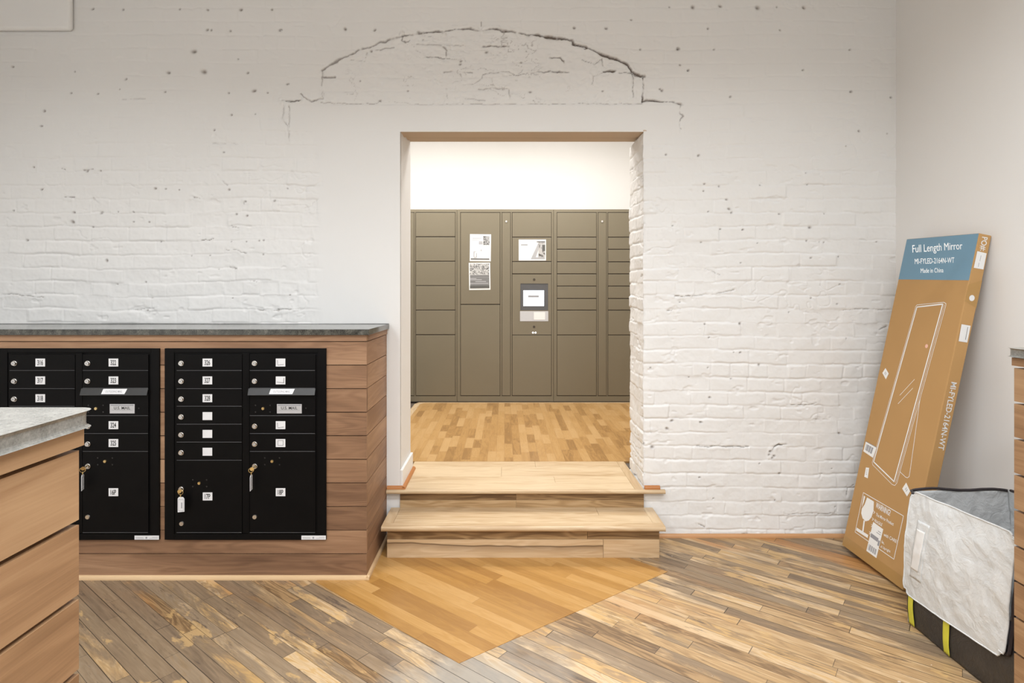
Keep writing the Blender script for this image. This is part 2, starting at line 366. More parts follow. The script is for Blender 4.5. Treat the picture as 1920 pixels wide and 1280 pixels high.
CRACKS=[  # points, half width, depth, dirt
 (cr([(243,262),(285,232),(330,208),(372,190),(420,165),(460,158),(500,138),(550,124),(600,110)],*A_),.0042,.010,.62),
 (cr([(600,110),(640,104),(670,97),(730,92),(780,88),(830,80),(895,78),(915,84),(945,88),(985,80),(1030,86)],*A_),.0048,.013,.85),
 (cr([(1030,86),(1080,92),(1120,100),(1180,105),(1240,116),(1290,122),(1340,130),(1350,146),(1400,158),(1455,182),(1475,195),(1540,215),(1585,238),(1605,268),(1650,290)],*A_),.0062,.016,.95),
 (cr([(1652,285),(1655,340),(1648,402)],*A_),.0036,.012,.85),
 (cr([(1648,398),(1700,396),(1740,400),(1780,398),(1822,412)],*A_),.0046,.014,.95),
 (cr([(1822,412),(1806,440),(1830,462),(1808,490),(1818,520)],*A_),.0030,.009,.6),
 (cr([(1800,420),(1800,522)],*A_),.0020,.006,.4),
 (cr([(68,392),(100,398),(150,392)],*A_),.0036,.010,.8),(cr([(148,362),(165,380),(198,400),(240,385)],*A_),.0030,.008,.6),
 (cr([(98,420),(98,470),(100,515)],*A_),.0026,.007,.5),(cr([(75,405),(68,470),(95,510),(98,575)],*A_),.0022,.006,.4),
 (cr([(100,528),(220,528)],*A_),.0022,.006,.7),(cr([(243,262),(246,300),(243,345),(246,385)],*A_),.0020,.006,.35),
 (cr([(240,402),(330,408),(470,410),(520,395),(640,410),(900,411),(1200,410),(1650,408)],*A_),.0018,.005,.45),
 (cr([(700,203),(780,208),(830,214),(858,220)],*A_),.0026,.008,.6),(cr([(775,160),(790,175),(786,208)],*A_),.0028,.008,.6),
 (cr([(660,148),(830,152),(890,155)],*A_),.0020,.006,.4),(cr([(948,155),(1065,156)],*A_),.0034,.010,.95),(cr([(1045,98),(1030,120),(1032,155)],*A_),.0024,.006,.4),
 (cr([(1245,206),(1290,208),(1305,225)],*A_),.0032,.009,.75),(cr([(1345,150),(1400,158),(1400,165)],*A_),.006,.012,.9),(cr([(1478,268),(1530,266)],*A_),.0055,.012,.9),
 (cr([(1545,272),(1600,276),(1645,292)],*A_),.0030,.009,.6),(cr([(1430,320),(1432,290),(1480,272)],*A_),.0020,.005,.35),
 (cr([(780,272),(820,265),(905,272)],*A_),.0026,.007,.55),(cr([(860,325),(910,318),(945,300),(950,280),(990,272),(1060,266),(1100,284),(1180,270),(1250,264),(1330,272)],*A_),.0026,.008,.6),
 (cr([(1155,260),(1190,260)],*A_),.0036,.009,.8),(cr([(1255,267),(1285,268)],*A_),.0036,.009,.8),(cr([(930,345),(1000,340),(1060,345),(1068,385)],*A_),.0022,.006,.4),
 (cr([(1610,305),(1608,380)],*A_),.0028,.008,.5),(cr([(1385,215),(1440,235),(1470,212),(1475,240)],*A_),.0026,.008,.5),(cr([(1600,268),(1612,300)],*A_),.003,.008,.5),
 (cr([(245,292),(300,292)],*A_),.0028,.008,.6),(cr([(480,172),(560,162)],*A_),.0024,.006,.5),(cr([(370,215),(430,222),(440,180)],*A_),.0022,.006,.4),(cr([(603,85),(603,110)],*A_),.0022,.006,.5),(cr([(943,50),(942,86)],*A_),.0018,.005,.5),
 (cr([(600,110),(592,130),(612,140),(628,132)],*A_),.0026,.008,.7),
 (cr([(250,350),(250,372)],*A_),.002,.005,.3),(cr([(870,385),(960,395)],*A_),.002,.005,.3),(cr([(790,345),(792,385)],*A_),.0018,.004,.3),
 (cr([(1030,590),(1040,566),(1075,552),(1135,555)],4.13,1200,700),.0068,.016,.9),
 (cr([(440,565),(520,568),(640,562),(740,568),(840,566)],4.13,1200,700),.0034,.009,.55),
 (cr([(1330,352),(1400,354),(1455,360)],4.13,1200,700),.0034,.009,.5),(cr([(1410,770),(1395,800)],4.13,1200,700),.0036,.008,.5),
 (cr([(60,458),(140,440)],4.13,1200,700),.0028,.008,.5),(cr([(1120,242),(1220,246),(1330,240),(1360,225)],4.13,1200,700),.0026,.008,.4),
 (cr([(1120,1088),(1360,1082),(1500,1085)],4.13,1200,700),.0026,.007,.4),(cr([(1510,1015),(1512,1075)],4.13,1200,700),.0030,.008,.5),
 (cr([(1600,945),(1612,890),(1650,860)],4.13,1200,700),.0036,.010,.7),(cr([(450,1165),(500,1185)],4.13,1200,700),.0034,.009,.6),
 (cr([(200,775),(240,778),(290,775)],3.048,1200,300),.0030,.008,.8),(cr([(370,620),(460,655)],3.048,1200,300),.0026,.008,.5),(cr([(300,775),(430,765),(540,740)],3.048,1200,300),.0028,.008,.4),
 (cr([(150,860),(230,852)],3.048,1200,300),.0030,.008,.6),(cr([(1160,858),(1250,852),(1430,856)],3.048,1200,300),.0026,.007,.4),(cr([(1370,970),(1410,950)],3.048,1200,300),.0040,.010,.6),
 (cr([(1170,338),(1215,342),(1238,330)],3.097,0,340),.0034,.010,.9),(cr([(380,92),(430,92)],3.097,0,340),.0028,.008,.8),(cr([(1125,92),(1160,97)],3.097,0,340),.0028,.008,.7),
 (cr([(0,660),(60,655),(180,668),(250,672)],3.097,0,340),.0028,.008,.5),(cr([(1500,748),(1600,750),(1690,742)],3.097,0,340),.0028,.008,.5),(cr([(760,748),(900,735)],3.097,0,340),.0024,.006,.4),
 (cr([(1455,582),(1490,582)],3.097,0,340),.0034,.009,.6),(cr([(1330,495),(1375,508)],3.097,0,340),.0026,.007,.5),(cr([(1310,400),(1370,398),(1425,418)],3.097,0,340),.0024,.007,.4),
 (cr([(1340,240),(1350,262),(1385,275)],3.097,0,340),.0024,.007,.6),(cr([(540,95),(575,130)],3.097,0,340),.0026,.008,.4),(cr([(1415,130),(1415,118),(1435,118)],3.097,0,340),.0020,.006,.7),
 (cr([(1360,1095),(1385,1125),(1435,1172)],3.368,0,0),.0022,.006,.35),(cr([(390,1065),(410,1070)],3.368,0,0),.0034,.010,.8),(cr([(530,1078),(590,1070)],3.368,0,0),.0030,.008,.7),(cr([(410,1245),(465,1247)],3.368,0,0),.0030,.008,.6),
 (cr([(1220,1240),(1255,1250)],3.368,0,0),.0024,.007,.7),(cr([(775,625),(930,622)],3.368,0,0),.0022,.006,.25),(cr([(1340,905),(1500,908)],3.368,0,0),.0030,.007,.2),(cr([(1780,632),(1840,640),(1886,636)],3.368,0,0),.003,.009,.8),
]
HOLES=[(a/3.368,b/3.368,r) for a,b,r in [(585,55,2.4),(778,60,2),(1135,58,1.6),(1312,62,2),(1522,60,2.4),(1718,60,1.8),(1310,188,2),(1335,190,1.6),(1455,195,2),(1773,188,1.8),(1225,325,3.6),(1505,373,1.4),(80,420,1.8),(1065,458,2.6),(1288,452,3.4),(1565,460,1.8),(795,500,1.8),(472,452,1.4),(755,563,1.2),(450,587,1.4),(618,592,1.5),(1043,580,1.4),(1445,587,1.2),(1605,573,3.0),(1690,585,1.2),(1815,530,1.8),(1463,725,2),(1612,720,1.3),(280,700,2.6),(260,795,2),(1353,822,1.3),(1415,962,1.3),(550,1080,2),(635,1078,1.6),(1447,1198,2),(1045,1192,1.6),(1130,1198,1.2),(980,1190,2),(265,1195,1.2),(1733,1268,1.5),(1550,1272,1.6),(1815,1190,1.4),(210,1055,2)]]
HOLES+=[(1200+a/2.667,b/2.667,r) for a,b,r in [(148,35,1.6),(265,35,3.6),(402,30,2.2),(588,38,3.8),(685,35,1.2),(820,38,2.6),(340,143,1.8),(700,150,1.4),(192,242,2),(370,247,1.4),(1050,248,1.4),(240,352,1.8),(815,350,1.4),(452,483,2),(1055,458,1.8),(1255,487,1.5),(1095,655,1.8),(1237,668,1.2),(130,773,1.4),(293,777,1.6),(1030,730,1),(828,865,1.3),(322,920,1.2),(395,932,1.2),(318,955,1.2),(600,925,1),(838,922,1),(433,998,1.6),(445,1045,2),(458,1063,2),(341,1058,1.3),(697,1070,1.3),(920,1068,1),(850,1138,2),(513,1148,1),(402,1145,1),(100,445,1.8),(22,380,2.4)]]
HOLES+=[(1200+a/3.048,300+b/3.048,r) for a,b,r in [(187,375,1.1),(460,395,1.1),(588,398,1.3),(350,470,1.3),(670,475,1.2),(952,462,1.7),(975,560,1.6),(1135,552,1.2),(575,588,1.1),(1143,710,1.3),(978,790,1.2),(1128,822,1.4),(852,870,1.1),(570,935,2),(370,938,1.2),(395,1015,1.3),(1178,1020,1.1),(535,1098,1.3),(572,1100,1.6),(387,1187,1.2),(60,1187,1.3),(680,1170,1.8),(1053,470,1),(1025,468,1),(1353,467,1.2),(228,812,1.2)]]
HOLES+=[(a/3.097,340+b/3.097,r) for a,b,r in [(430,180,2.4),(422,236,3),(588,183,1.8),(685,177,1.4),(775,178,1.4),(1373,190,1.6),(1435,200,2),(1595,112,1.4),(932,350,1.3),(620,460,2.4),(853,750,1.6),(1615,748,2),(1350,678,1.2),(1683,660,1.4),(1270,510,1),(1365,508,1.2),(1528,425,1.2),(1218,430,1.2),(1110,433,1.2),(155,342,1.8),(80,170,1.3),(240,48,1.5),(775,235,1.2),(865,236,1.2),(538,265,1.2),(1505,345,1.4),(1530,342,1.8),(1342,350,1),(1430,350,1),(845,585,1.4),(680,598,1.2)]]
HOLES+=[(500+a/2.341,20+b/2.341,r) for a,b,r in [(345,80,2.4),(475,85,2.2),(668,95,2.6),(895,78,2.4),(1350,75,2.4),(1490,78,2.6),(1640,170,2),(1805,168,2.6),(60,85,2),(1600,40,1.3),(93,322,1.6),(852,222,1.8),(850,235,1.5),(1157,357,2),(1735,350,2),(1850,262,1.6),(1815,238,1.4),(410,308,1.6),(460,178,2),(620,352,1.2),(497,395,2.2),(1475,352,1.3),(965,182,2.2),(1118,228,1.8)]]
HOLES+=[(1200+a/4.13,700+b/4.13,r) for a,b,r in [(248,368,2.4),(470,378,1.8),(1010,605,2.4),(1040,640,2),(1000,630,2),(1025,655,1.6),(925,697,1.6),(460,805,1.4),(95,570,3),(30,545,2.2),(210,428,2),(1080,775,1.8),(380,28,1.2),(705,42,1.2),(570,970,1.4),(1045,984,1.4),(540,187,1.6),(1545,465,1.8),(1485,737,1.2)]]
def segs(*a): # piecewise grid coordinates with exact breaks
    out=[a[0]]
    for s,e in zip(a[:-1],a[1:]):
        n=max(1,int(round((e-s)/RES))); out+=list(np.linspace(s,e,n+1)[1:])
    return np.array(out)
RES=.0042
gx=segs(-3.30,-.70,OX0,OX1,2.29); gz=segs(0,1.17,OZ,3.30)
X,Z=np.meshgrid(gx,gz)
h,dzj=brick(X,Z,0)
# upper courses carry more paint: flatter
flatup=.30+.70*ss(2.75,1.75,Z+.25*vnoise(X,Z,1.2,91,2)); h=h*flatup
D=np.zeros_like(h)
under=np.clip((-h-.0045)/.006,0,1)*ss(.2,.6,vnoise(X,Z,14,61,2))*.45; D=np.maximum(D,under)
wob=vnoise(X,Z,34,71,3,.65)*.0068; wob2=vnoise(X,Z,34,73,3,.65)*.0068; brk=.86+1.4*vnoise(X,Z,24,75,3,.6); wvar=.72+.95*vnoise(X,Z,15,77,3,.6)
for pts,hw,dep,dirt in CRACKS:
    low=pts[0][1]<OZ; hw*=(.80 if low else 1.22); dirt*=(.85 if low else 1)
    d=polydist(X+wob,Z+wob2,pts); k=np.exp(-(d/(hw*np.clip(wvar,.28,1.6)))**2)*np.clip(brk,.06,1)
    k=k; h=h-k*dep*1.1; h=h+np.exp(-((d-.014)/.009)**2)*.0034*(vnoise(X,Z,36,83,3,.6)+.2); D=np.maximum(D,np.clip(k*1.3,0,1)*min(1,dirt*1.12))
ax_,az_=(wx(605)+wx(1207))/2,wz(192); ina=ss(1.0,.93,((X-ax_)/(wx(1207)-ax_))**2+np.clip((Z-az_)/(wz(54)-az_),0,9)**2*1.0)*ss(wz(196),wz(190),Z)
rub=np.abs(vnoise(X,Z*1.6,13,121,3,.6)); h+=ina*(vnoise(X,Z*1.5,17,123,3,.6)*.0042-np.exp(-(rub/.03)**2)*.0035*ss(0,.4,vnoise(X,Z,5,125,2)))
D=np.maximum(D,ina*np.exp(-(rub/.018)**2)*ss(.15,.5,vnoise(X,Z,6,127,3))*.55)
for px,py,r in HOLES:
    x0,z0=wx(px),wz(py); rr=r/WS*1.05; ix=np.searchsorted(gx,[x0-.03,x0+.03]); iz=np.searchsorted(gz,[z0-.03,z0+.03])
    sl=(slice(iz[0],iz[1]),slice(ix[0],ix[1])); 
    if 0 in h[sl].shape: continue
    sx,sz=random.uniform(.8,1.5),random.uniform(.7,1.1); a_=random.uniform(-.6,.6)
    ux=(X[sl]-x0)*math.cos(a_)+(Z[sl]-z0)*math.sin(a_); uz=(Z[sl]-z0)*math.cos(a_)-(X[sl]-x0)*math.sin(a_)
    d=np.hypot(ux/sx,uz/sz)/rr; k=np.exp(-d**4); h[sl]-=k*.008; D[sl]=np.maximum(D[sl],np.exp(-(d*1.05)**2)*.85)
# smooth plaster: pier left of opening and lintel band
tx=.025*vnoise(X,Z,10,95,2)
sm=np.maximum(ss(wx(583),wx(606),X+tx)*ss(OZ+.02,OZ-.0,Z)*(X<OX0+.01), ss(wx(540),wx(548),X)*ss(wx(1279),wx(1270),X)*ss(wz(197),wz(199),Z*1.0+0*X)*0)
band=ss(wx(541),wx(546),X)*ss(wx(1277),wx(1272),X)*ss(wz(195),wz(198),Z)*ss(wz(253),wz(243),Z)
sm=np.maximum(sm,band); smd=np.where(sm>.5,0,1)
h=h*(1-sm)+sm*.002; D=D*(1-np.clip(sm*1.2,0,1))
# worn arris on the right side of the opening, clean edge elsewhere
cwob=vnoise(Z*0+.3,Z,14,101,3,.6)
er=np.exp(-np.clip(X-OX1,0,9)/.014)*(X>=OX1-1e-6)*(Z<OZ+.01); h=h-er*(.006+.005*cwob)
el=np.exp(-np.clip(OX0-X,0,9)/.006)*(X<=OX0+1e-6)*(Z<OZ); h=h*(1-el)
et=np.exp(-np.clip(Z-OZ,0,9)/.006)*(X>OX0)*(X<OX1)*(Z>=OZ-1e-6); h=h*(1-et)
XD=X+np.exp(-np.clip(X-OX1,0,9)/.03)*(X>=OX1-1e-6)*(Z<OZ)*cwob*.006*ss(OZ,OZ-.05,Z)
ny,nx=X.shape
allv=[np.stack([XD.ravel(),(WY-h).ravel(),Z.ravel()],1)]; alld=[D.ravel()]
I=np.arange(ny*nx).reshape(ny,nx); q=np.stack([I[:-1,:-1],I[:-1,1:],I[1:,1:],I[1:,:-1]],-1).reshape(-1,4)
cx=((X[:-1,:-1]+X[1:,1:])/2).ravel(); cz=((Z[:-1,:-1]+Z[1:,1:])/2).ravel()
keep=~((cx>OX0)&(cx<OX1)&(cz<OZ)) & ~((cx<-.70)&(cz<1.17))
allq=[q[keep]]
# brick reveal on the right
RES=.0045
gy=segs(WY,WY+WT); gz2=gz[gz<=OZ+1e-6]
OZB=CH+(VY-264)*(WY+WT)/F
Y2,Z2=np.meshgrid(gy,gz2); h2,_=brick(Y2*1.0+4.0,Z2,5,.3); h2=h2*1.7
c2=vnoise(Z2*0+.3,Z2,14,101,3,.6); e2=np.exp(-(Y2-WY)/.014); h2=h2*(1-np.exp(-(Y2-WY)/.006))
X2=OX1-h2+np.exp(-(Y2-WY)/.03)*c2*.006*ss(OZ,OZ-.05,Z2); YY=Y2+np.where(Y2-WY<1e-6,(.006+.005*c2)+0*Y2,0)
# make the shared edge coincide with the front grid
jc=np.searchsorted(gx,OX1-1e-6); nz2=len(gz2)
YY[:,0]=(WY-h)[:nz2,jc]; X2[:,0]=XD[:nz2,jc]
b0=len(allv[0]); allv.append(np.stack([X2.ravel(),YY.ravel(),Z2.ravel()],1)); d2=np.clip((-h2-.008)/.008,0,1)*.3
d2=np.maximum(d2,np.exp(-(Y2-WY)/.010)*ss(.45,.7,vnoise(Y2,Z2,18,111,2))*.5)
alld.append(d2.ravel()); I=np.arange(Y2.size).reshape(Y2.shape)+b0
allq.append(np.stack([I[:-1,:-1],I[1:,:-1],I[1:,1:],I[:-1,1:]],-1).reshape(-1,4))
Vv=np.concatenate(allv); Dd=np.concatenate(alld); Qq=np.concatenate(allq)
# flat faces: left reveal, core and rear
ex=[]; exf=[]
def exbox(x0,x1,y0,y1,z0,z1):
    b=len(Vv)+len(ex); ex.extend([(x,y,z) for z in (z0,z1) for y in (y0,y1) for x in (x0,x1)])
    exf.extend([(b+a,b+c,b+d_,b+e) for a,c,d_,e in ((0,2,3,1),(4,5,7,6),(0,1,5,4),(2,6,7,3),(0,4,6,2),(1,3,7,5))])
exbox(-3.30,OX0-.0,WY+.012,WY+WT,0,3.46); exbox(OX1+.03,2.30,WY+.03,WY+WT,0,3.46); exbox(OX0,OX1+.03,WY+.02,WY+WT,OZB+.03,3.46)
b=len(Vv)+len(ex); ex.extend([(OX0,WY,0),(OX0,WY+.02,0),(OX0,WY+.02,OZ+.06),(OX0,WY,OZ+.06)]); exf.append((b,b+1,b+2,b+3))
Vv=np.concatenate([Vv,np.array(ex)]); Dd=np.concatenate([Dd,np.zeros(len(ex))]); Qq=np.concatenate([Qq,np.array(exf)])
me=bpy.data.meshes.new('wall_back'); me.vertices.add(len(Vv)); me.vertices.foreach_set('co',Vv.astype(np.float32).ravel())
me.loops.add(Qq.size); me.loops.foreach_set('vertex_index',Qq.astype(np.int32).ravel())
me.polygons.add(len(Qq)); me.polygons.foreach_set('loop_start',np.arange(0,Qq.size,4,dtype=np.int32)); me.polygons.foreach_set('loop_total',np.full(len(Qq),4,dtype=np.int32))
smf=np.ones(len(Qq),bool); smf[-len(exf):]=False; me.polygons.foreach_set('use_smooth',smf)
at=me.attributes.new('dirt','FLOAT','POINT'); at.data.foreach_set('value',Dd.astype(np.float32))
me.materials.append(M_BRICK); me.update(calc_edges=True); me.validate()
wo=bpy.data.objects.new('wall_back',me); COL.objects.link(wo); struct(wo)
del X,Z,h,D,XD,X2,Y2,Z2,YY,h2,q,I,Vv,Dd,Qq,allv,alld,allq

# ------------------------------------------------------------------ rest of the hall shell
WXR=2.245; HL=-3.3; HB=-3.2
def slab(name,x0,x1,y0,y1,z0,z1,mat): return struct(MB().box(x0,x1,y0,y1,z0,z1,mat=0).build(name,mat))
slab('wall_right',WXR,WXR+.12,HB,WY+.3,0,HALL_Z+.1,M_WALL)
slab('wall_left',HL-.12,HL,HB,WY+.3,0,HALL_Z+.1,M_WALL)
slab('wall_front',HL-.12,WXR+.12,HB-.12,HB,0,HALL_Z+.1,M_WALL)
slab('ceiling',HL-.12,WXR+.12,HB-.12,WY+.02,HALL_Z,HALL_Z+.1,M_CEIL)
for k_,x in enumerate((-1.5,.9)):  # invented windows, added to carry the frontal fill; their panes glow
    m=MB(); 
    for a,b,c,d in ((-.72,-.65,.95,2.75),(.65,.72,.95,2.75),(-.65,.65,.95,1.0),(-.65,.65,2.70,2.75),(-.015,.015,1.0,2.7),(-.65,.65,1.84,1.87)): m.box(x+a,x+b,HB-.01,HB+.05,c,d)
    m.box(x-.65,x+.65,HB+.001,HB+.006,1.0,2.7,mat=1); struct(m.build('window_%d'%(k_+1),[M_TRIM,emit('window_sky',(.85,.92,1),1.5)]))
# floor with the newer diamond-ended patch let into it (one floor, two woods)
fl=MB(); fl.box(HL-.1,WXR+.1,HB-.1,WY+.3,-.06,0,mat=0)
pt=[(-.913,2.785),(-.172,2.174),(.818,2.888),(.66,3.03),(.66,3.28),(-.913,3.28)]
fl.prism(pt,-.02,.0014,'z',mat=1)
struct(fl.build('floor',[M_OLDFLOOR,M_PATCH]))
# drywall bulkhead, upper left
bk=MB().box(HL,wx(131)*.989,WY-.036,WY-.001,CH+(VY-55)/WS*.989,HALL_Z); struct(bk.build('trim_1',M_WALL,bevel=.018,seg=4))
# shoe moldings
def qr(x0,y0,r,sx,n=5): # quarter round profile in (a,z)
    return [(x0,0)]+[(x0+sx*r*math.cos(a*math.pi/2/n),r*math.sin(a*math.pi/2/n)) for a in range(n+1)]
struct(MB().prism([(WY-.002,0)]+[(WY-.004-.016*math.cos(a*math.pi/10),.019*math.sin(a*math.pi/10)) for a in range(6)]+[(WY-.002,.019)],.78,WXR,'x').build('trim_2',M_SHOE2))

# ------------------------------------------------------------------ doorway: soffit, reveal base, locker room
TZ=.277
so=MB(); 
for k in range(3):
    ya,yb=WY+WT*[0,.36,.72][k],WY+WT*[.36,.72,1][k]
    za=OZ+(OZB-OZ)*[0,.40,.78][k]; zb=OZ+(OZB-OZ)*[.34,.72,1][k]
    so.box(OX0,OX1+.03,ya,yb,za+.004,OZB+.05,'x')
so_o=struct(so.build('door_1',M_SOFFIT))
struct(MB().box(OX0,OX0+.016,WY-.002,WY+WT,TZ,TZ+.105,'y').build('baseboard_left',M_TRIM,bevel=.003))
tr=MB(); pr=[(0,0),(.017,0),(.0165,.006),(.013,.013),(.006,.0165),(0,.017)]
tr.prism([(OX0+.016+a,TZ+z) for a,z in pr],WY-.018,WY+WT,'y')
tr.prism([(WY-.002-a,TZ+z) for a,z in pr],-.672,OX0+.033,'x')
struct(tr.build('trim_3',M_SHOE))
struct(MB().prism([(WY-.004-a,TZ+z) for a,z in [(0,0),(.017,0),(.0165,.008),(.013,.015),(.006,.0185),(0,.019)]],OX1+.002,.888,'x').build('trim_4',M_SHOE))
RX0,RX1,RY0,RY1=-2.2,2.6,WY+WT,6.62
slab('wall_locker_room_back',RX0-.1,RX1+.1,RY1,RY1+.1,0,ROOM_Z+.1,M_ROOMW)
slab('wall_locker_room_left',RX0-.1,RX0,RY0,RY1,0,ROOM_Z+.1,M_ROOMW)
slab('wall_locker_room_right',RX1,RX1+.1,RY0,RY1,0,ROOM_Z+.1,M_ROOMW)
slab('ceiling_locker_room',RX0-.1,RX1+.1,WY+WT,RY1+.1,ROOM_Z,ROOM_Z+.1,M_ROOMW)
rf=MB(); rf.box(RX0,RX1,RY0-.0,RY1,.1,TZ-.012,mat=1)
rf.prism([(-.85,3.831),(-.85,5.80),(-.80,5.855),(RX1,5.855),(RX1,3.831)],TZ-.012,TZ,'z',mat=0)
struct(rf.build('floor_locker_room',[M_OAK,M_DARKFL]))
bd=MB(); bd.box(-.905,-.85,3.84,5.80,TZ-.011,TZ+.001,'y',r=.6); bd.prism([(-.905,5.80),(-.85,5.80),(-.80,5.855),(-.80,5.885),(-.875,5.885)],TZ-.011,TZ+.001,'z',r=.6); bd.box(-.80,RX1,5.855,5.885,TZ-.011,TZ+.001,'x',r=.7)
struct(bd.build('trim_5',M_MAPLE))

# ------------------------------------------------------------------ wooden steps
st=thing('wooden_steps','pale maple steps with two treads climbing to the open doorway','steps',(.1,3.04,0))
so_=(.1,3.04,0)
SX0,SX1=-.620,.817; R1=3.042; T1F=3.012; z1=.172; t1=.026
MB().box(SX0,SX0+1.057,R1,R1+.018,.097,z1-t1,'x',r=.12).box(SX0+1.0585,SX1,R1,R1+.018,.097,z1-t1,'x',r=.30).build('riser',M_MAPLE2,st,so_)
lr=MB(); lr.box(SX0,.520,R1-.004,R1+.018,.0,.096,'x',r=.55); lr.box(.5215,SX1,R1-.004,R1+.018,.0,.096,'x',r=.72)
lr.box(SX0,SX0+.018,R1+.018,WY-.01,0,z1-t1,'y',r=.5); lr.box(SX1-.018,SX1,R1+.018,WY-.01,0,z1-t1,'y',r=.5)
lr.build('riser',splitmaple(),st,so_,bevel=.0012)
def nosed(mb,x0,x1,yf,yb,z0,z1,r,ends=(0,0)):
    t=(z1-z0)/2; n=6
    prof=[(yb,z0)]+[(yf+t-t*math.cos(a),z0+t-t*math.sin(a)) for a in [math.pi/2-i*math.pi/n for i in range(n+1)]]+[(yb,z1)]
    prof=[(yb,z0),(yf+t,z0)]+[(yf+t-t*math.sin(i*math.pi/n),z0+t-t*math.cos(i*math.pi/n)) for i in range(1,n)]+[(yf+t,z1),(yb,z1)]
    mb.prism(prof,x0,x1,'x',r=r)
t=MB(); TX0,TX1=-.648,.845
nosed(t,TX0+.002,TX1-.002,T1F,T1F+.058,z1-t1,z1,.62)
t.box(TX0+.055,TX1-.055,T1F+.0585,T1F+.165,z1-t1,z1,'x',r=.72); t.box(TX0+.055,.52,T1F+.1655,WY-.012,z1-t1,z1,'x',r=.42); t.box(.521,TX1-.055,T1F+.1655,WY-.012,z1-t1,z1,'x',r=.55)
for s,xa,xb in ((-1,TX0,TX0+.0545),(1,TX1-.0545,TX1)): t.box(xa,xb,T1F+.0585,WY-.012,z1-t1,z1,'y',r=.5+.1*s)
t.build('tread',M_MAPLE,st,so_,bevel=.0015)
r2=MB(); r2.box(OX0+.002,.066,WY-.010,WY+.008,.213,.256,'x',r=.18); r2.box(.067,OX1-.002,WY-.010,WY+.008,.213,.256,'x',r=.22)
r2.box(OX0+.002,.066,WY-.012,WY+.008,z1-.002,.2125,'x',r=.6); r2.box(.067,OX1-.002,WY-.012,WY+.008,z1-.002,.2125,'x',r=.45)
r2.build('riser',M_MAPLE2,st,so_)
t=MB(); t2=.021; NF=3.262
nosed(t,-.671,.912,NF,WY-.0125,TZ-t2,TZ,.6)
t.box(OX0+.001,OX1-.055,WY-.012,WY+.10,TZ-t2,TZ,'x',r=.78); t.box(OX0+.001,.30,WY+.1007,WY+.215,TZ-t2,TZ,'x',r=.62); t.box(.3007,OX1-.055,WY+.1007,WY+.215,TZ-t2,TZ,'x',r=.8)
t.box(OX0+.001,-.02,WY+.2157,WY+.40,TZ-t2,TZ,'x',r=.85); t.box(-.0193,OX1-.055,WY+.2157,WY+.40,TZ-t2,TZ,'x',r=.7)
t.box(OX0+.001,.20,WY+.4007,WY+.526,TZ-t2,TZ,'x',r=.66); t.box(.2007,OX1-.055,WY+.4007,WY+.526,TZ-t2,TZ,'x',r=.75)
t.box(OX1-.0543,OX1-.004,WY-.012,WY+.526,TZ-t2,TZ,'y',r=.52)
t.build('tread',M_MAPLE,st,so_,bevel=.0012)

# ------------------------------------------------------------------ clad counters
PITCH=.1152; GAPS=[1.160-PITCH*k for k in range(11)]
def cut(x0,x1,z0,z1,holes):
    rects=[(x0,x1,z0,z1)]
    for hx0,hx1,hz0,hz1 in holes:
        nr=[]
        for a,b,c,d in rects:
            if hx0>=b or hx1<=a or hz0>=d or hz1<=c: nr.append((a,b,c,d)); continue
            if hz1<d: nr.append((a,b,hz1,d))
            if hz0>c: nr.append((a,b,c,hz0))
            lo,hi=max(c,hz0),min(d,hz1)
            if hx0>a: nr.append((a,hx0,lo,hi))
            if hx1<b: nr.append((hx1,b,lo,hi))
        rects=nr
    return rects
MD=2.816; MS=F/MD
def mx(px): return (px-VX)/MS
def mz(py): return CH-(py-VY)/MS
UNITS=[(mx(-5),mx(298)),(mx(308),mx(611))]; UZ0,UZ1=CH-(1012-VY)*(MD-.010)/F,CH-(653-VY)*(MD-.010)/F
HOL=[(a+.004,b-.004,UZ0+.004,UZ1-.004) for a,b in UNITS]
CX0,CX1=HL+.003,mx(687.5); TOPZ=1.192
rows=[(1.160+.002,TOPZ)]+[(GAPS[i+1]+.002,GAPS[i]-.002) for i in range(10)]
rows[-1]=(.0,rows[-1][1])
ct=thing('mail_counter','long counter clad in brown horizontal boards with two black mailbox banks set in it','counter',(-1.9,3.05,0)); co=(-1.9,3.05,0)
cl=MB(); bkp=MB()
for i,(z0,z1_) in enumerate(rows):
    r=[.75,.85,.45,.25,.5,.45,.55,.35,.3,.42,.38][i]; yo=-.004 if i==0 else 0
    for a,b,c,d in cut(CX0,CX1,z0,z1_,HOL):
        rr=(r+ (.31 if b<mx(300) or (a>mx(290) and b<mx(312)) else 0))%1
        cl.box(a,b,MD+yo,MD+.019,c,d,'x',r=rr)
for a,b,c,d in cut(CX0,CX1-.02,0,TOPZ-.001,HOL): bkp.box(a,b,MD+.0195,MD+.03,c,d,'x')
cl.build('front_cladding',M_CEDAR,ct,co)
cs=MB()
for i,(z0,z1_) in enumerate(rows):
    cs.box(CX1-.019,CX1+(.003 if i==0 else 0),MD+.0205,WY-.008,z0,z1_,'y',r=[.6,.7,.8,.72,.76,.85,.7,.62,.55,.45,.4][i])
cs.build('end_cladding',M_CEDAR,ct,co)
bkp.box(CX1-.034,CX1-.0195,MD+.03,WY-.01,0,TOPZ-.001,'y'); bkp.build('backing',M_GAP,ct,co)
q=[(0,0),(.015,0),(.0145,.007),(.0115,.0145),(.006,.018),(0,.019)]
sm_=MB(); sm_.prism([(MD-.0002-a,z) for a,z in q],CX0,CX1+.015,'x',r=.7); sm_.prism([(CX1+.0003+a,z) for a,z in q],MD-.014,WY-.01,'y',r=.6)
sm_.build('shoe_molding',M_SHOE3,ct,co)
wt=MB().box(CX0,mx(692.7),MD-.016,WY-.006,TOPZ+.0005,1.2205); wt.box(CX0,mx(692.7)-.0005,WY-.030,WY-.0065,1.2206,1.2225)
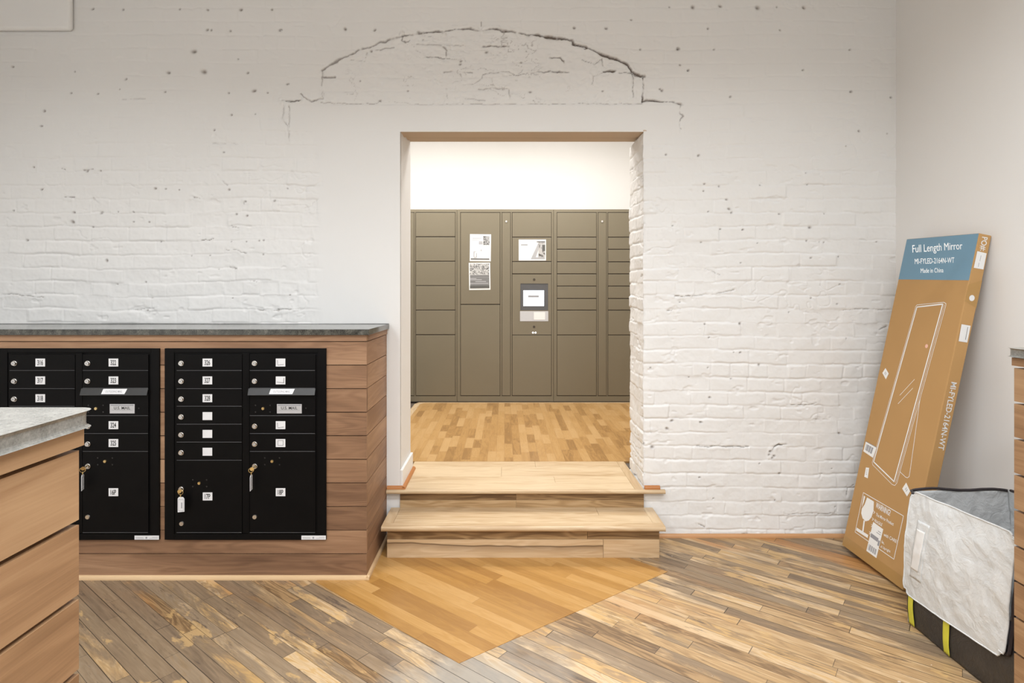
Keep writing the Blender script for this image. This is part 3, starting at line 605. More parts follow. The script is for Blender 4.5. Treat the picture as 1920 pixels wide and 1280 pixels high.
tag(wt.build('countertop',M_GRAN,None,(-1.9,3.05,TOPZ),bevel=.004),'long dark granite worktop running along the brick wall above the mailboxes','countertop')

# island counters
def island(name,label,toplabel,x0,x1,y0,y1,side,top):
    loc=((x0+x1)/2,(y0+y1)/2,0); t=thing(name,label,'counter',loc)
    m=MB(); bk=MB()
    for i,(z0,z1_) in enumerate(rows):
        e=.008 if i==0 else 0
        r=[.55,.62,.5,.42,.46,.6,.5,.4,.55,.35,.5][i]
        if side>0: # board ends show at far corner; long face is +x
            m.box(x1-.019,x1+e,y0,y1,z0+.002,z1_-.002,'y',r=r); m.box(x0,x1-.0195,y1-.019,y1-.0005,z0+.002,z1_-.002,'x',r=(r+.3)%1)
        else:
            m.box(x0-e,x0+.019,y0,y1,z0+.002,z1_-.002,'y',r=r); m.box(x0+.0195,x1,y1-.019,y1-.0005,z0+.002,z1_-.002,'x',r=(r+.3)%1)
    m.build('cladding',M_CEDAR2,t,loc)
    if side>0: bk.box(x0,x1-.0200,y0,y1-.0200,0,TOPZ-.001)
    else: bk.box(x0+.0200,x1,y0,y1-.0200,0,TOPZ-.001)
    bk.build('backing',M_GAP,t,loc)
    m=MB(); o=.013
    # rounded slab outline
    R=.022; xs,xe=(x0,x1+o) if side>0 else (x0-o,x1); ye=y1+o
    pts=[(xs,y0),(xe,y0)]
    if side>0: pts+=[(xe-R+R*math.cos(a),ye-R+R*math.sin(a)) for a in np.linspace(0,math.pi/2,7)]+[(xs,ye)]
    else: pts+=[(xe,ye)]+[(xs+R-R*math.sin(a),ye-R+R*math.cos(a)) for a in np.linspace(0,math.pi/2,7)]
    m.prism([(float(a),float(b)) for a,b in pts],TOPZ+.0005,top,'z')
    tag(m.build('countertop',M_GRAN2,None,((x0+x1)/2,(y0+y1)/2,TOPZ),bevel=.006,seg=3),toplabel,'countertop')
IX1=(148-VX)*.891/F
island('island_counter','board-clad counter cut off by the lower left corner, nearest the camera','grey granite slab with rounded corner on the near left counter',-1.75,IX1,-.6,.891,1,1.2185)
IX0=(1901.5-VX)*1.862/F
island('island_counter','board-clad counter at the right edge beside the delivery bag','thin strip of grey granite slab on the counter at the right edge',IX0,2.235,-.2,1.862,-1,1.2205)

# ------------------------------------------------------------------ mailbox banks
def mailbank(dx,label,names,grp=None):
    """coordinates are read on the right-hand bank, dx shifts them in the same plane"""
    MS=F/(MD-.012)
    def X_(px): return (px+dx-VX)/MS
    def mz(py): return CH-(py-VY)/MS
    loc=((X_(308)+X_(611))/2,MD,UZ0); t=thing('mailbox_bank',label,'mailbox'); t.location=loc
    YF=MD-.010; YD=YF-.004
    f=MB(); f.box(X_(308)+.0045,X_(611)-.0045,MD+.001,MD+.38,UZ0+.0045,UZ1-.0045)
    for a,b,c,d in ((308,326,653,1012),(596,611,653,1012),(326,596,653,661),(326,596,1001,1012)):
        f.box(X_(a),X_(b),YF,MD+.001,mz(d),mz(c))
    f.box(X_(326),X_(596),YF+.004,MD+.001,mz(1001),mz(661)); f.box(X_(455),X_(467.5),YD+.0005,YF+.004,mz(999),mz(662))
    f.build('cabinet',M_BLACK,t,loc,bevel=.0012)
    def lock(par,px,py,mat=M_CHROME,r=.0125,flat=False):
        k_=1-.006/MD; m=MB(); c=Vector((X_(px)*k_ if not flat else X_(px),YD,CH+(mz(py)-CH)*k_))
        if flat: m.cyl(c,(0,-1,0),r,.004,20,r1=r*.85)
        else:
            m.cyl(c,(0,-1,0),r*1.05,.004,20,r1=r); m.cyl(c+Vector((0,-.004,0)),(0,-1,0),r*.86,.007,20,r1=r*.78,mat=0)
            m.cyl(c+Vector((0,-.0111,0)),(0,-1,0),r*.42,.001,14,mat=1); m.box(c.x-.0006,c.x+.0006,c.y-.0126,c.y-.0122,c.z-r*.26,c.z+r*.26,mat=2)
        m.build('lock',[mat,M_PLATE if mat==M_CHROME else M_BRASS,M_INK],par,loc,smooth=False)
    def plate(par,px,py,s,style=0,w=17.8,hh=14.8):
        m=MB(); a,b=X_(px-w/2),X_(px+w/2); c,d=mz(py+hh/2),mz(py-hh/2); m.box(a,b,YD-.0016,YD-.0001,c,d,mat=0)
        o=Vector((0,YD-.0019,0)); ex_,ez=Vector((1,0,0)),Vector((0,0,1)); W_,H_=b-a,d-c
        if s:
            V,Fs=text2d(s,W_*.58,H_*.66,.022); m.flat(V,Fs,o+Vector((a+W_*.21,0,c+H_*.17)),ex_,ez,1)
        if style==1: m.flat([(.2,.15),(.85,.24),(.85,.29),(.22,.2),(.2,.8),(.15,.8)],[(0,1,2,3),(0,3,4,5)],o+Vector((a,0,c)),ex_*W_,ez*H_,1)
        if style==2: m.flat([(.1,.28),(.8,.18),(.86,.18),(.88,.82),(.83,.82),(.8,.23),(.1,.33)],[(0,1,5,6),(1,2,3,4,5)],o+Vector((a,0,c)),ex_*W_,ez*H_,1)
        if style==3: 
            for r_ in ((.2,.8,.2,.24),(.2,.8,.8,.84),(.2,.24,.2,.84),(.76,.8,.2,.84)): m.rect(o+Vector((a,0,c)),ex_*W_,ez*H_,*r_,mat=1)
        m.build('number_plate',[M_LABEL,M_INK],par,loc)
    def door(nm,a,b,y0,y1):
        m=MB(); m.box(X_(a),X_(b),YD,YF+.003,mz(y1)+.0014,mz(y0)-.0010)
        m.box(X_(a)+.001,X_(b)-.001,YD-.0022,YD,mz(y1)+.0014,mz(y1)+.0030,mat=1)  # painted highlight line along the door bottom
        return m.build(nm,[M_BLACK,M_EDGE],t,loc,bevel=.0006)
    def screws(pts,par):
        for a,b in pts:
            m=MB().cyl((X_(a),YD,mz(b)),(0,-1,0),.0036,.0022,10,r1=.0026); m.build('screw',M_HOOD,par,loc)
    ly=[664,695,729,762,795.5,829,863]
    for i in range(6):
        d=door('mail_door',331.5,454,ly[i],ly[i+1]); lock(d,339.5,681+33.5*i)
        if names['L'][i] is not None: plate(d,389.5,679.3+33.4*i,names['L'][i])
    d=door('parcel_door',331.5,454,863,998.5); lock(d,339.5,917); lock(d,341,982,M_CHROME,.0115,True); lock(d,374,906,M_BRASS,.0078,True)
    screws(((362,899),(388,899),(362,911.5),(388,911.5)),d)
    if names['LP']: plate(d,389.8,930,names['LP'])
    ry=[664,695,728]
    for i in range(2):
        d=door('mail_door',468.5,591.5,ry[i],ry[i+1]); lock(d,477,681+33.5*i); plate(d,526.5,679.3+33.5*i,names['R'][i][0],names['R'][i][1])
    d=door('outgoing_mail_door',468.5,591.5,739,779.5); lock(d,493.5,766,M_BRASS,.0078,True)
    screws(((479.5,759.5),(507,759.5),(479.5,772),(507,772),(574,765)),d)
    m=MB(); a,b,c,e=X_(519.8),X_(566.2),mz(774.5),mz(757); m.box(a,b,YD-.002,YD-.0001,c,e)
    o=Vector((a,YD-.0023,c)); W_,H_=b-a,e-c; V,Fs=text2d('U.S. MAIL',W_*.66,H_*.32,.010); m.flat(V,Fs,o+Vector((W_*.17,0,H_*.42)),Vector((1,0,0)),Vector((0,0,1)),1)
    m.rect(o,Vector((W_,0,0)),Vector((0,0,H_)),.08,.92,.33,.345,1); m.rect(o,Vector((W_,0,0)),Vector((0,0,H_)),.04,.96,.80,.94,2)
    m.build('mail_plate',[M_PLATE,M_INK,M_GREYBAR],d,loc)
    m=MB(); z_a,z_b=mz(728),mz(740); hp=[(YD+.001,z_a),(YD-.004,z_a+.001),(YD-.015,z_b+.002),(YD-.015,z_b),(YD-.012,z_b),(YD-.003,z_a-.005),(YD+.001,z_a-.006)]
    m.prism(hp,X_(467),X_(592),'x')
    hd=m.build('slot_hood',M_HOOD,t,loc)
    m=MB(); p0=Vector((X_(508),YD-.0062,z_a-.0008)); p1=Vector((X_(508),YD-.0138,z_b+.0060)); dv=(p1-p0); nrm=Vector((0,-1,.45)).normalized()*.0009
    q_=[p0+nrm+Vector((.003,0,0)),p0+nrm+Vector((46/MS,0,0)),p1+nrm+Vector((44/MS-.004,0,0)),p1+nrm+Vector((-.003,0,0))]
    m.face([q_[3],q_[2],q_[1],q_[0]],0)
    V,Fs=text2d('OUTGOING MAIL',.082,.42,.006); m.flat(V,Fs,p1+nrm*1.5+Vector((.016,0,0))-dv*.28,Vector((1,0,0)),-dv,1)
    m.build('slot_label',[M_LABEL,M_GREYBAR],hd,loc)
    for i in range(2):
        d=door('mail_door',468.5,591.5,779.5+33.5*i,813+33.5*i); lock(d,477.3,799+33.3*i); plate(d,526.5,796.5+33.5*i,names['R'][2+i][0],names['R'][2+i][1])
    d=door('parcel_door',468.5,591.5,846.5,998.5); lock(d,477.5,874); lock(d,478,969.5,M_CHROME,.0115,True); lock(d,510.5,865,M_BRASS,.0078,True)
    screws(((497,858),(524.5,858),(497,870.5),(524.5,870.5)),d); plate(d,526.5,922,names['RP'])
    m=MB(); m.box(X_(565),X_(611)-.0005,YF-.0012,YF-.0001,mz(1011.5),mz(1004))
    o=Vector((X_(565),YF-.0015,mz(1011.5))); ex_=Vector((46/MS,0,0)); ez=Vector((0,0,7.5/MS))
    for r_ in ((.05,.38,.25,.33),(.05,.36,.5,.58),(.45,.52,.25,.7),(.60,.95,.3,.38),(.72,.95,.55,.63)): m.rect(o,ex_,ez,*r_,mat=1)
    m.build('sticker',[M_LABEL,M_GREYBAR],t,loc)
    return YD
mailbank(-313,'left black mailbox bank numbered 316 to 325, partly behind the near counter',dict(L=['316','317','318',None,None,None],LP=None,R=[('322',0),('323',0),('324',0),('325',0)],RP='16P'))
YD=mailbank(0,'right black mailbox bank with 326 to 328 and several blank number plates',dict(L=['326','327','328','','',''],LP='17P',R=[('',1),('',2),('',1),('',3)],RP='18P'))
def key(px,py,rx,ry,tx,label,turn):
    """key standing in a lock with split ring and white tag; rx, ry ring centre, tx tag centre"""
    c=P(px,py,MD-.026); t=thing('key',label,'key',c,'parcel locker keys left in their locks')
    rc=P(rx,ry,MD-.045); R=.0118
    m=MB(); m.tube([c,c.lerp(rc,.35)+Vector((0,-.012,0))],.0028,8); h=c.lerp(rc,.45)+Vector((0,-.014,0))
    m.cyl(h,(.5,-.86,0),.0090,.0022,16); m.build('key_blank',M_BRASS,t,c)
    d=Vector((1,0,0)) if not turn else Vector((.75,.66,0))
    m=MB().tube([rc+d*R*math.cos(a)+Vector((0,0,1))*R*math.sin(a) for a in np.linspace(0,2*math.pi,25)[:-1]],.0013,6,closed=True)
    l2=rc+Vector((0,0,-R-.005)); m.tube([l2+Vector((.8,-.6,0))*.0032*math.cos(a)+Vector((0,0,1))*.0068*math.sin(a) for a in np.linspace(0,2*math.pi,17)[:-1]],.0011,6,closed=True)
    m.build('split_ring',M_BRASS,t,c,smooth=True)
    top=P(tx,ry,MD-.045); top.z=l2.z-.006; m=MB()
    ray=Vector((top.x,top.y,0)).normalized()
    ax=(ray+Vector((.30,0,0))).normalized() if turn else Vector((1,-.1,0)).normalized()
    nn=ax.cross(Vector((0,0,1))).normalized()*.0008
    wv=.0170; hh=.074; pr_=[(-wv,-.008),(-wv*.6,0),(wv*.6,0),(wv,-.008),(wv,-hh+(.004 if not turn else 0)),(-wv,-hh)]
    A=[top+ax*a+Vector((0,0,b)) + nn for a,b in pr_]; B=[top+ax*a+Vector((0,0,b))-nn for a,b in pr_]
    m.face(A,0); m.face(B[::-1],0)
    for i in range(6): j=(i+1)%6; m.face([A[j],A[i],B[i],B[j]],0)
    for fr in ((-.8,-.72,-hh+.007,-.012),(.72,.8,-hh+.007,-.012),(-.8,.8,-hh+.007,-hh+.0085),(-.8,.8,-.0135,-.012),(.05,.4,-hh+.02,-.026)):
        for s_ in (1.4,-1.4):
            m.face([top+ax*a*wv+Vector((0,0,b))+nn*s_ for a,b in ((fr[0],fr[2]),(fr[1],fr[2]),(fr[1],fr[3]),(fr[0],fr[3]))],1)
    m.build('key_tag',[M_LABEL,M_GREYBAR],t,c)
key(340.5,916,338.5,922.5,339.5,'brass key with white tag facing front, in the 17P parcel door lock',0)
key(477.5,874,471,881,471,'brass key with white tag turned edge-on, in the 18P parcel door lock',1)
key(163.5,873,155,880.5,155,'brass key with white tag in the 16P door, beside the near granite corner',1)

# ------------------------------------------------------------------ parcel lockers
LD=5.90; LS=F/LD
def lx(px): return (px-VX)/LS
def lz(py): return CH-(py-VY)/LS
LTOP=lz(392); LBASE=lz(753.8)
SIX=[(398.8,443),(444.8,489),(490.6,534.6),(536,580.6),(582,626.6),(628.3,741)]
NINE=[(398.8,443.8),(445.4,466.6),(468.2,490),(491.6,512.5),(514.1,535.5),(537,558.8),(560.4,580.6),(582.2,627.2),(628.6,741)]
TWO=[(398.8,569.8),(571.6,741)]
KIO=[(398.8,443.8),(445.4,489.6),(491,512.5),('K',514.1,627.2),(628.6,741)]
def lockertower(x0,x1,cols,strip,label):
    loc=((lx(x0)+lx(x1))/2,LD+.3,TZ); t=thing('parcel_locker',label,'locker',loc,None)
    m=MB(); a,b=lx(x0)+.0012,lx(x1)-.0012
    m.box(a,b,LD+.007,LD+.55,TZ,LTOP); 
    # raised face frame around doors and strip, base kick
    opens=[(lx(c[0]),lx(c[1])) for c in cols]+[(lx(strip[0]),lx(strip[1]))]; opens.sort()
    zt,zb=lz(397.6),lz(742.3)
    m.box(a,b,LD,LD+.007,zt,LTOP-.004); m.box(a,b,LD,LD+.007,TZ,zb); p=a
    for o0,o1 in opens: m.box(p,o0-.004,LD,LD+.007,zb,zt); p=o1+.004
    m.box(p,b,LD,LD+.007,zb,zt)
    m.build('cabinet',M_LOCKER,t,loc,bevel=.0015)
    m=MB()
    for o0,o1 in opens: m.box(o0-.004,o1+.004,LD+.0062,LD+.0069,zb,zt)
    m.box(a,b,LD-.0004,LD-.0001,TZ,TZ+.008); m.build('joint_liner',M_LOCKD,t,loc)
    for c0,c1,rowsy in cols:
        for rw in rowsy:
            if rw[0]=='K':
                k=MB(); A,B,C,D_=lx(c0),lx(c1),lz(rw[2]),lz(rw[1]); sa,sb,sc_,sd=lx(975.7),lx(1027.6),lz(581.6),lz(531.4)
                k.box(A,sa,LD-.001,LD+.006,C,D_); k.box(sb,B,LD-.001,LD+.006,C,D_); k.box(sa,sb,LD-.001,LD+.006,sd,D_); k.box(sa,sb,LD-.001,LD+.006,C,sc_)
                kp=k.build('kiosk_panel',M_LOCKER,t,loc)
                k=MB().box(sa,sb,LD+.0045,LD+.006,sc_,sd); k.build('screen_bezel',plain('bezel_grey',(.075,.072,.072),.3),kp,loc)
                k=MB().box(lx(981.3),lx(1020),LD+.003,LD+.0044,lz(573.5),lz(544.2),mat=0); k.rect(Vector((lx(990),LD+.0026,lz(557.5))),Vector((1,0,0)),Vector((0,0,1)),0,20.5/LS,0,4.2/LS,1)
                s_=k.build('touch_screen',[emit('screen_glow',(.82,.90,1),3.2),M_GREYBAR],kp,loc); s_['label']='glowing white touch screen'
                k=MB().box(lx(975),lx(1028),LD-.0035,LD-.0011,lz(602),lz(583.2)).box(lx(1001),lx(1022),LD-.0055,LD-.0036,lz(599),lz(585),mat=1); k.build('reader_plate',[M_CHROME if False else M_PLATE,M_PAPER],kp,loc)
                k=MB().cyl((lx(1001.5),LD-.001,lz(524)),(0,-1,0),.013,.002,16).cyl((lx(1001.3),LD-.001,lz(612.6)),(0,-1,0),.013,.002,16); k.build('camera_lens',M_LOCKD,kp,loc)
                k=MB().cyl((lx(999.3),LD-.001,lz(623.4)),(0,-1,0),.008,.003,12).cyl((lx(1004.1),LD-.001,lz(623.4)),(0,-1,0),.008,.003,12); k.build('status_light',emit('status_glow',(.95,.95,1),5),kp,loc)
            else:
                MB().box(lx(c0),lx(c1),LD-.001,LD+.006,lz(rw[1]),lz(rw[0])).build('locker_door',M_LOCKER,t,loc,bevel=.002)
    MB().box(lx(strip[0]),lx(strip[1]),LD+.0005,LD+.006,zb+.006,zt-.006).build('lock_strip',M_LOCKER,t,loc,bevel=.0015)
    MB().cyl((lx(strip[2]),LD+.0005,lz(415)),(0,-1,0),.012,.006,14,r1=.010).build('lock',M_CHROME,t,loc)
lockertower(676,857,[(682.5,756,SIX),(779.8,853.4,SIX)],(760,776,768),'left taupe parcel locker tower with one column of six plain doors in view')
lockertower(857,1038,[(863.8,937.4,TWO),(960.6,1033.6,KIO)],(941.5,956.8,949.3),'middle taupe parcel locker tower holding the lit touch screen and posters')
lockertower(1038,1219,[(1044.6,1118,NINE),(1140.3,1213.5,NINE)],(1121.8,1136.8,1129),'right taupe parcel locker tower with many shallow doors, beside the brick reveal')
lt=MB()
for k_ in range(14):
    a=-1.40+k_*.2; lt.box(a,a+.16,LD+.02,LD+.3,LTOP+.0003,LTOP+.004+.004*random.random())
def artmat(name,seed,dark,light,sc):
    t=NT(name,.6); n=t.noise(t.xyz(*[t.sep(t.pos())[i] for i in (0,2)],float(seed)),sc,4,.7,1.5)
    t.col(t.ramp(n,[(.40,dark),(.52,light)])); return t.mat
def poster(px0,px1,py0,py1,label,cells,skew=0):
    a,b,c,d=lx(px0),lx(px1),lz(py1),lz(py0); org=Vector(((a+b)/2,LD-.003,(c+d)/2)); W_,H_=b-a,d-c
    m=MB(); m.box(a,b,LD-.0026,LD-.0014,c,d,mat=0); mats=[M_PAPER]
    for ci_,(x0,x1,y0,y1,mt) in enumerate(cells):
        if mt not in mats: mats.append(mt)
        m.rect(Vector((a,LD-.003-.00025*ci_,c)),Vector((W_,0,0)),Vector((0,0,H_)),x0,x1,y0,y1,mats.index(mt))
    o=m.build('poster',mats,None,org); o.rotation_euler=(0,skew,0); tag(o,label,'poster'); return o
MP1=artmat('photo_grey_dark',3,(.03,.03,.03),(.35,.35,.35),30); MP2=artmat('pattern_grey',7,(.05,.05,.05),(.50,.50,.49),42); MP3=artmat('photo_grey_mid',12,(.08,.075,.07),(.42,.41,.40),22)
MGL=plain('light_grey_print',(.36,.36,.37),.6); MGM=plain('mid_grey_print',(.17,.17,.17),.6); MGD=plain('dark_grey_print',(.09,.09,.085),.6)
poster(881,920.5,439,489.6,'white notice with small dark photo, upper of two on the tall locker door',
 [(.62,.93,.60,.93,MP1),(.42,.60,.62,.74,MGL),(.12,.55,.84,.86,MGL),(.10,.5,.78,.795,MGL),(.05,.93,.05,.11,MGM),(.18,.22,.16,.36,MGL),(.22,.30,.34,.36,MGL),(.30,.34,.14,.30,MGL),(.52,.56,.38,.44,MGL),(.2,.3,.13,.15,MGL)],.012)
poster(879.3,919.3,492.3,543.3,'grey patterned flyer below the white notice on the tall locker door',
 [(.04,.95,.56,.97,MP2),(.05,.95,.46,.55,MGM),(.05,.95,.16,.455,MGM),(.06,.6,.36,.39,MGL),(.3,.8,.29,.32,MGL),(.05,.9,.22,.25,MGL),(.05,.35,.40,.43,MGL),(.04,.95,.06,.16,MGD)],-.014)
po=poster(972.6,1023.7,449,488.3,'landscape poster with a pale photo above the lit touch screen',
 [(.72,.97,.16,.93,MP3),(.66,.97,.86,.92,MGM),(.08,.33,.73,.765,MGM),(.60,.96,.06,.16,MGL),(.86,.97,.45,.75,MGD)],0)
m=MB(); o_=Vector((lx(972.6),LD-.0029,lz(488.3))); m.flat([(.44,.06),(.60,.06),(.72,.5),(.72,.85)],[(0,1,2,3)],o_,Vector((51.1/LS,0,0)),Vector((0,0,39.3/LS)),0)
m.build('photo_print',MGL,po,Vector(((lx(972.6)+lx(1023.7))/2,LD-.003,(lz(449)+lz(488.3))/2)))

# ------------------------------------------------------------------ mirror carton leaning on the right wall
BL,BR,TL,TRb,TR=Vector((1.839,3.137,.026)),Vector((1.858,2.687,.012)),Vector((2.164,3.099,1.687)),Vector((2.243,2.652,1.661)),Vector((2.182,2.649,1.673))
eu=(BR-BL).normalized(); W_B=(BR-BL).length; ev=(TL-BL); ev=(ev-eu*ev.dot(eu)); L_B=ev.length; ev.normalize(); en=ev.cross(eu); en=en if en.x>0 else -en
T_B=.0622; cb=BL
ctn=thing('mirror_carton','tall flat cardboard carton with blue top panel leaning against the right wall','box',cb); co_=cb
def BX(u,v,n): return BL+eu*u+ev*v+en*n
m=MB(); c=[BX(u,v,n) for n in (0,T_B) for v in (0,L_B) for u in (0,W_B)]
for f in ((0,2,3,1),(4,5,7,6),(0,1,5,4),(2,6,7,3),(0,4,6,2),(1,3,7,5)): m.face([c[i] for i in f],0)
m.build('carton',M_CARD,ctn,co_,bevel=.004,seg=3)
def hit(px,py,side=0):
    """point of the carton face behind pixel, in face coordinates"""
    d=Vector(((px-VX)/F,1,-(py-VY)/F)); o=Vector((0,0,CH)); P0=BX(W_B,0,0) if side else BL; N_=eu if side else en
    t_=(P0-o).dot(N_)/d.dot(N_); q=o+d*t_-BL
    return (q.dot(en),q.dot(ev)) if side else (q.dot(eu),q.dot(ev))
def pf(pts,side=0): return [hit(a,b,side) for a,b in pts]
def onface(m,V,Fs,mat=0,side=0,lift=.0006):
    if side: m.flat(V,Fs,BL+eu*(W_B+lift),en,ev,mat)
    else: m.flat(V,Fs,BL-en*lift,eu,ev,mat)
def polyq(m,pts,mat=0,side=0,lift=.0006):
    V=pf(pts,side); onface(m,V,[tuple(range(len(V)))],mat,side,lift)
def line(m,pts,wd,mat=0,side=0,lift=.0008,closed=False):
    V=[Vector(p) for p in pf(pts,side)]; n=len(V)
    for i in range(n if closed else n-1):
        a,b=V[i],V[(i+1)%n]; d=(b-a).normalized(); pr=Vector((-d.y,d.x))*wd/2; a2=a-d*wd*.4; b2=b+d*wd*.4
        onface(m,[a2+pr,a2-pr,b2-pr,b2+pr],[(0,1,2,3)],mat,side,lift)
def txt(m,s,p0,p1,hh,mat=0,side=0,bold=0,lift=.0009,up=None):
    a,b=[Vector(q) for q in pf([p0,p1],side)]; d=(b-a); L=d.length; d.normalize(); n=Vector((-d.y,d.x))
    V,Fs=text2d(s,L,hh,bold); onface(m,[a+d*p[0]+n*p[1] for p in V],Fs,mat,side,lift)
vb=(hit(1683.7,523)[1]+hit(1817,526)[1])/2
m=MB(); onface(m,[(.002,vb),(W_B-.001,vb),(W_B-.001,L_B-.002),(.002,L_B-.002)],[(0,1,2,3)],0,0,.0004); m.build('blue_panel',M_BLUE,ctn,co_)
for a_ in (('Full Length Mirror',(1711,478.0),(1804.5,471.5),.045,0,.03),('MI-FYLED-2164N-WT',(1715,495),(1789,492.5),.025,0,.010),('Made in China',(1726,511.5),(1768.5,510.5),.021,0,.03)):
    m=MB(); txt(m,*a_); m.build('panel_lettering',M_WINK,ctn,co_)
m=MB(); line(m,[(1719.5,575.5),(1768,570),(1676.6,902.5),(1638.3,865.5)],.0060,closed=True)
line(m,[(1717.5,574),(1719.5,571.5),(1770,566.5),(1774,569),(1773.5,573),(1682,905),(1678,910),(1673,908),(1636.5,871),(1635.8,866)],.0024,closed=True)
line(m,[(1771,571),(1679.5,904.5)],.0018)
line(m,[(1725.8,745),(1707,880.7),(1705,893),(1701.7,895.5),(1698,894),(1687.5,884)],.0026); line(m,[(1714.9,711),(1687.5,740.7)],.0022); line(m,[(1711.6,727.5),(1684.2,756.6)],.0022)
u_,v_=hit(1737.4,648.7); onface(m,[(u_+.009*math.cos(a),v_+.010*math.sin(a)) for a in np.linspace(0,2*math.pi,16)[:-1]],[tuple(range(15))],1)
m.build('mirror_drawing',[M_WINK,M_PINK],ctn,co_)
def cw(a,b): return (1580+a/5.82,900+b/5.82)
m=MB(); line(m,[cw(228,135),cw(665,390),cw(560,862),cw(137,565)],.0032,closed=True)
polyq(m,[cw(268,188),cw(342,232),cw(338,330),cw(315,405),cw(285,440),cw(250,448),(1580+218/5.82,900+415/5.82),cw(203,360),cw(210,310),cw(240,265)]); polyq(m,[cw(232,168),cw(248,178),cw(232,240),cw(208,300)])
line(m,[cw(236,448),cw(222,558)],.010); line(m,[cw(160,538),cw(268,608)],.016)
txt(m,'WARNING!',cw(358,298),cw(515,392),.030,bold=.02); 
for s_,p0,p1 in (('The Mirror Product',cw(362,388),cw(555,498)),('FRAGILE',cw(345,455),cw(430,505)),('with CARE!',cw(447,606),cw(592,690)),('le,',cw(425,690),cw(455,706)),('d Upright',cw(413,742),cw(520,800))): txt(m,s_,p0,p1,.016,bold=.012)
for a,b in ((345,350),(330,425),(320,495),(298,575)): line(m,[cw(a-4,b-14),cw(a+8,b),cw(a-6,b+12)],.0030)
m.build('warning_print',M_WINK,ctn,co_)
def quadlab(nm,pts,bars,side=0,txt_=None,dark=M_GREYBAR):
    m=MB(); V=[Vector(p) for p in pf(pts,side)]; onface(m,V,[(0,1,2,3)],0,side,.0011)
    def bl(a,b): return V[0].lerp(V[1],a).lerp(V[3].lerp(V[2],a),b)
    for x0,x1,y0,y1 in bars: onface(m,[bl(x0,y0),bl(x1,y0),bl(x1,y1),bl(x0,y1)],[(0,1,2,3)],1,side,.0014)
    m.build(nm,[M_WINK if side==0 else M_PAPER,dark],ctn,co_)
quadlab('shipping_label',[(1637.6,978.2),(1656.5,992),(1643.6,1046),(1624.7,1032.3)],[(.05,.8,.37,.50),(.82,.97,.42,.60)]+[(.1+.09*k,.14+.09*k+.03*(k%2),.74,.93) for k in range(9)]+[(.6,.9,.15,.17),(.5,.9,.22,.24)])
quadlab('barcode_label',[(1624,827),(1643.8,838),(1637,858),(1619,845.7)],[(.12+.07*k,.155+.07*k+.02*(k%3),.2,.78) for k in range(10)]+[(0,1,0,.05)])
quadlab('small_label',[(1624,876),(1630,876.8),(1627.4,896.5),(1620.8,893.5)],[(.35,.6,.2,.25),(.3,.65,.35,.38),(.35,.6,.5,.55),(.35,.65,.65,.7)])
quadlab('diamond_label',[(1660.6,689.7),(1666.7,700.2),(1661.3,711),(1654.7,699)],[(.35,.42,.3,.7),(.55,.62,.3,.7)])
quadlab('diamond_label',[(1699.5,904.3),(1707,920.7),(1701,930.6),(1692,915.8)],[(.35,.42,.3,.7),(.55,.62,.3,.7)])
quadlab('edge_label',[(1832,470.6),(1849.5,474.8),(1843.5,505),(1825.3,501.9)],[(.45,.5,.2,.55),(.4,.45,.65,.9)],1,None,MGL)
quadlab('edge_label',[(1802.5,607.5),(1819.6,610.5),(1813.2,642),(1797,639.4)],[(.7,.76,.1,.85)],1,None,MGM)
m=MB(); u_,v_=hit(1822,558.6,1); onface(m,[(u_+.013*math.cos(a),v_+.014*math.sin(a)) for a in np.linspace(0,2*math.pi,20)[:-1]],[tuple(range(19))],0,1,.0011)
m.build('edge_sticker',M_PAPER,ctn,co_)
m=MB(); txt(m,'PO#:',(1840,443.5),(1836,469.5),.030,side=1,bold=.01); m.build('edge_lettering',M_PAPER,ctn,co_)
m=MB(); txt(m,'MI-FYLED-2164N-WT',(1783.4,715.5),(1758.5,842.4),.028,side=1,bold=.012)
m.build('edge_lettering',M_PAPER,ctn,co_)
m=MB(); onface(m,[(0.001,.001),(W_B-.001,.001),(W_B-.001,.055),(.001,.055)],[(0,1,2,3)],0,0,.0005); m.build('carton_tape',M_CARDT,ctn,co_)
m=MB()
onface(m,[(.001,.002),(T_B-.001,.002),(T_B-.001,.32),(.001,.30)],[(0,1,2,3)],0,1,.0005); m.build('carton_tape',M_CARDT,ctn,co_); m=MB(); onface(m,[(.001,L_B-.24),(T_B-.001,L_B-.21),(T_B-.001,L_B-.34),(.001,L_B-.32)],[(0,1,2,3)],0,1,.0004)
m.build('carton_tape',M_CARDT,ctn,co_)

# ------------------------------------------------------------------ delivery bag
BXo,BY0,BY1,BXR,BZ=1.70,1.905,2.445,2.150,.570
bag=thing('delivery_bag','open black and clear-panelled delivery bag with yellow stripes standing beside the mirror carton','bag',(1.92,2.18,0)); bo=Vector((1.92,2.18,0))
def grid(fn,nu,nv,name,mat,par,thick=.0025,smooth=True):
    U,V_=np.meshgrid(np.linspace(0,1,nu),np.linspace(0,1,nv)); p=fn(U,V_); v=np.stack([p[0].ravel()-bo.x,p[1].ravel()-bo.y,p[2].ravel()-bo.z],1)
    I=np.arange(nu*nv).reshape(nv,nu); fs=np.stack([I[:-1,:-1],I[:-1,1:],I[1:,1:],I[1:,:-1]],-1).reshape(-1,4)
    me=bpy.data.meshes.new(name); me.from_pydata(v.tolist(),[],fs.tolist()); me.polygons.foreach_set('use_smooth',[smooth]*len(fs)); me.materials.append(mat)
    o=bpy.data.objects.new(name,me); COL.objects.link(o); o.parent=par
    if thick: s_=o.modifiers.new('solid','SOLIDIFY'); s_.thickness=thick; s_.offset=0
    return o
def wr(y,z,s,a): return (vnoise(y,z,6,s,3,.6)+.6*np.abs(vnoise(y+z*.4,z-y*.7,11,s+5,2))-.2)*a
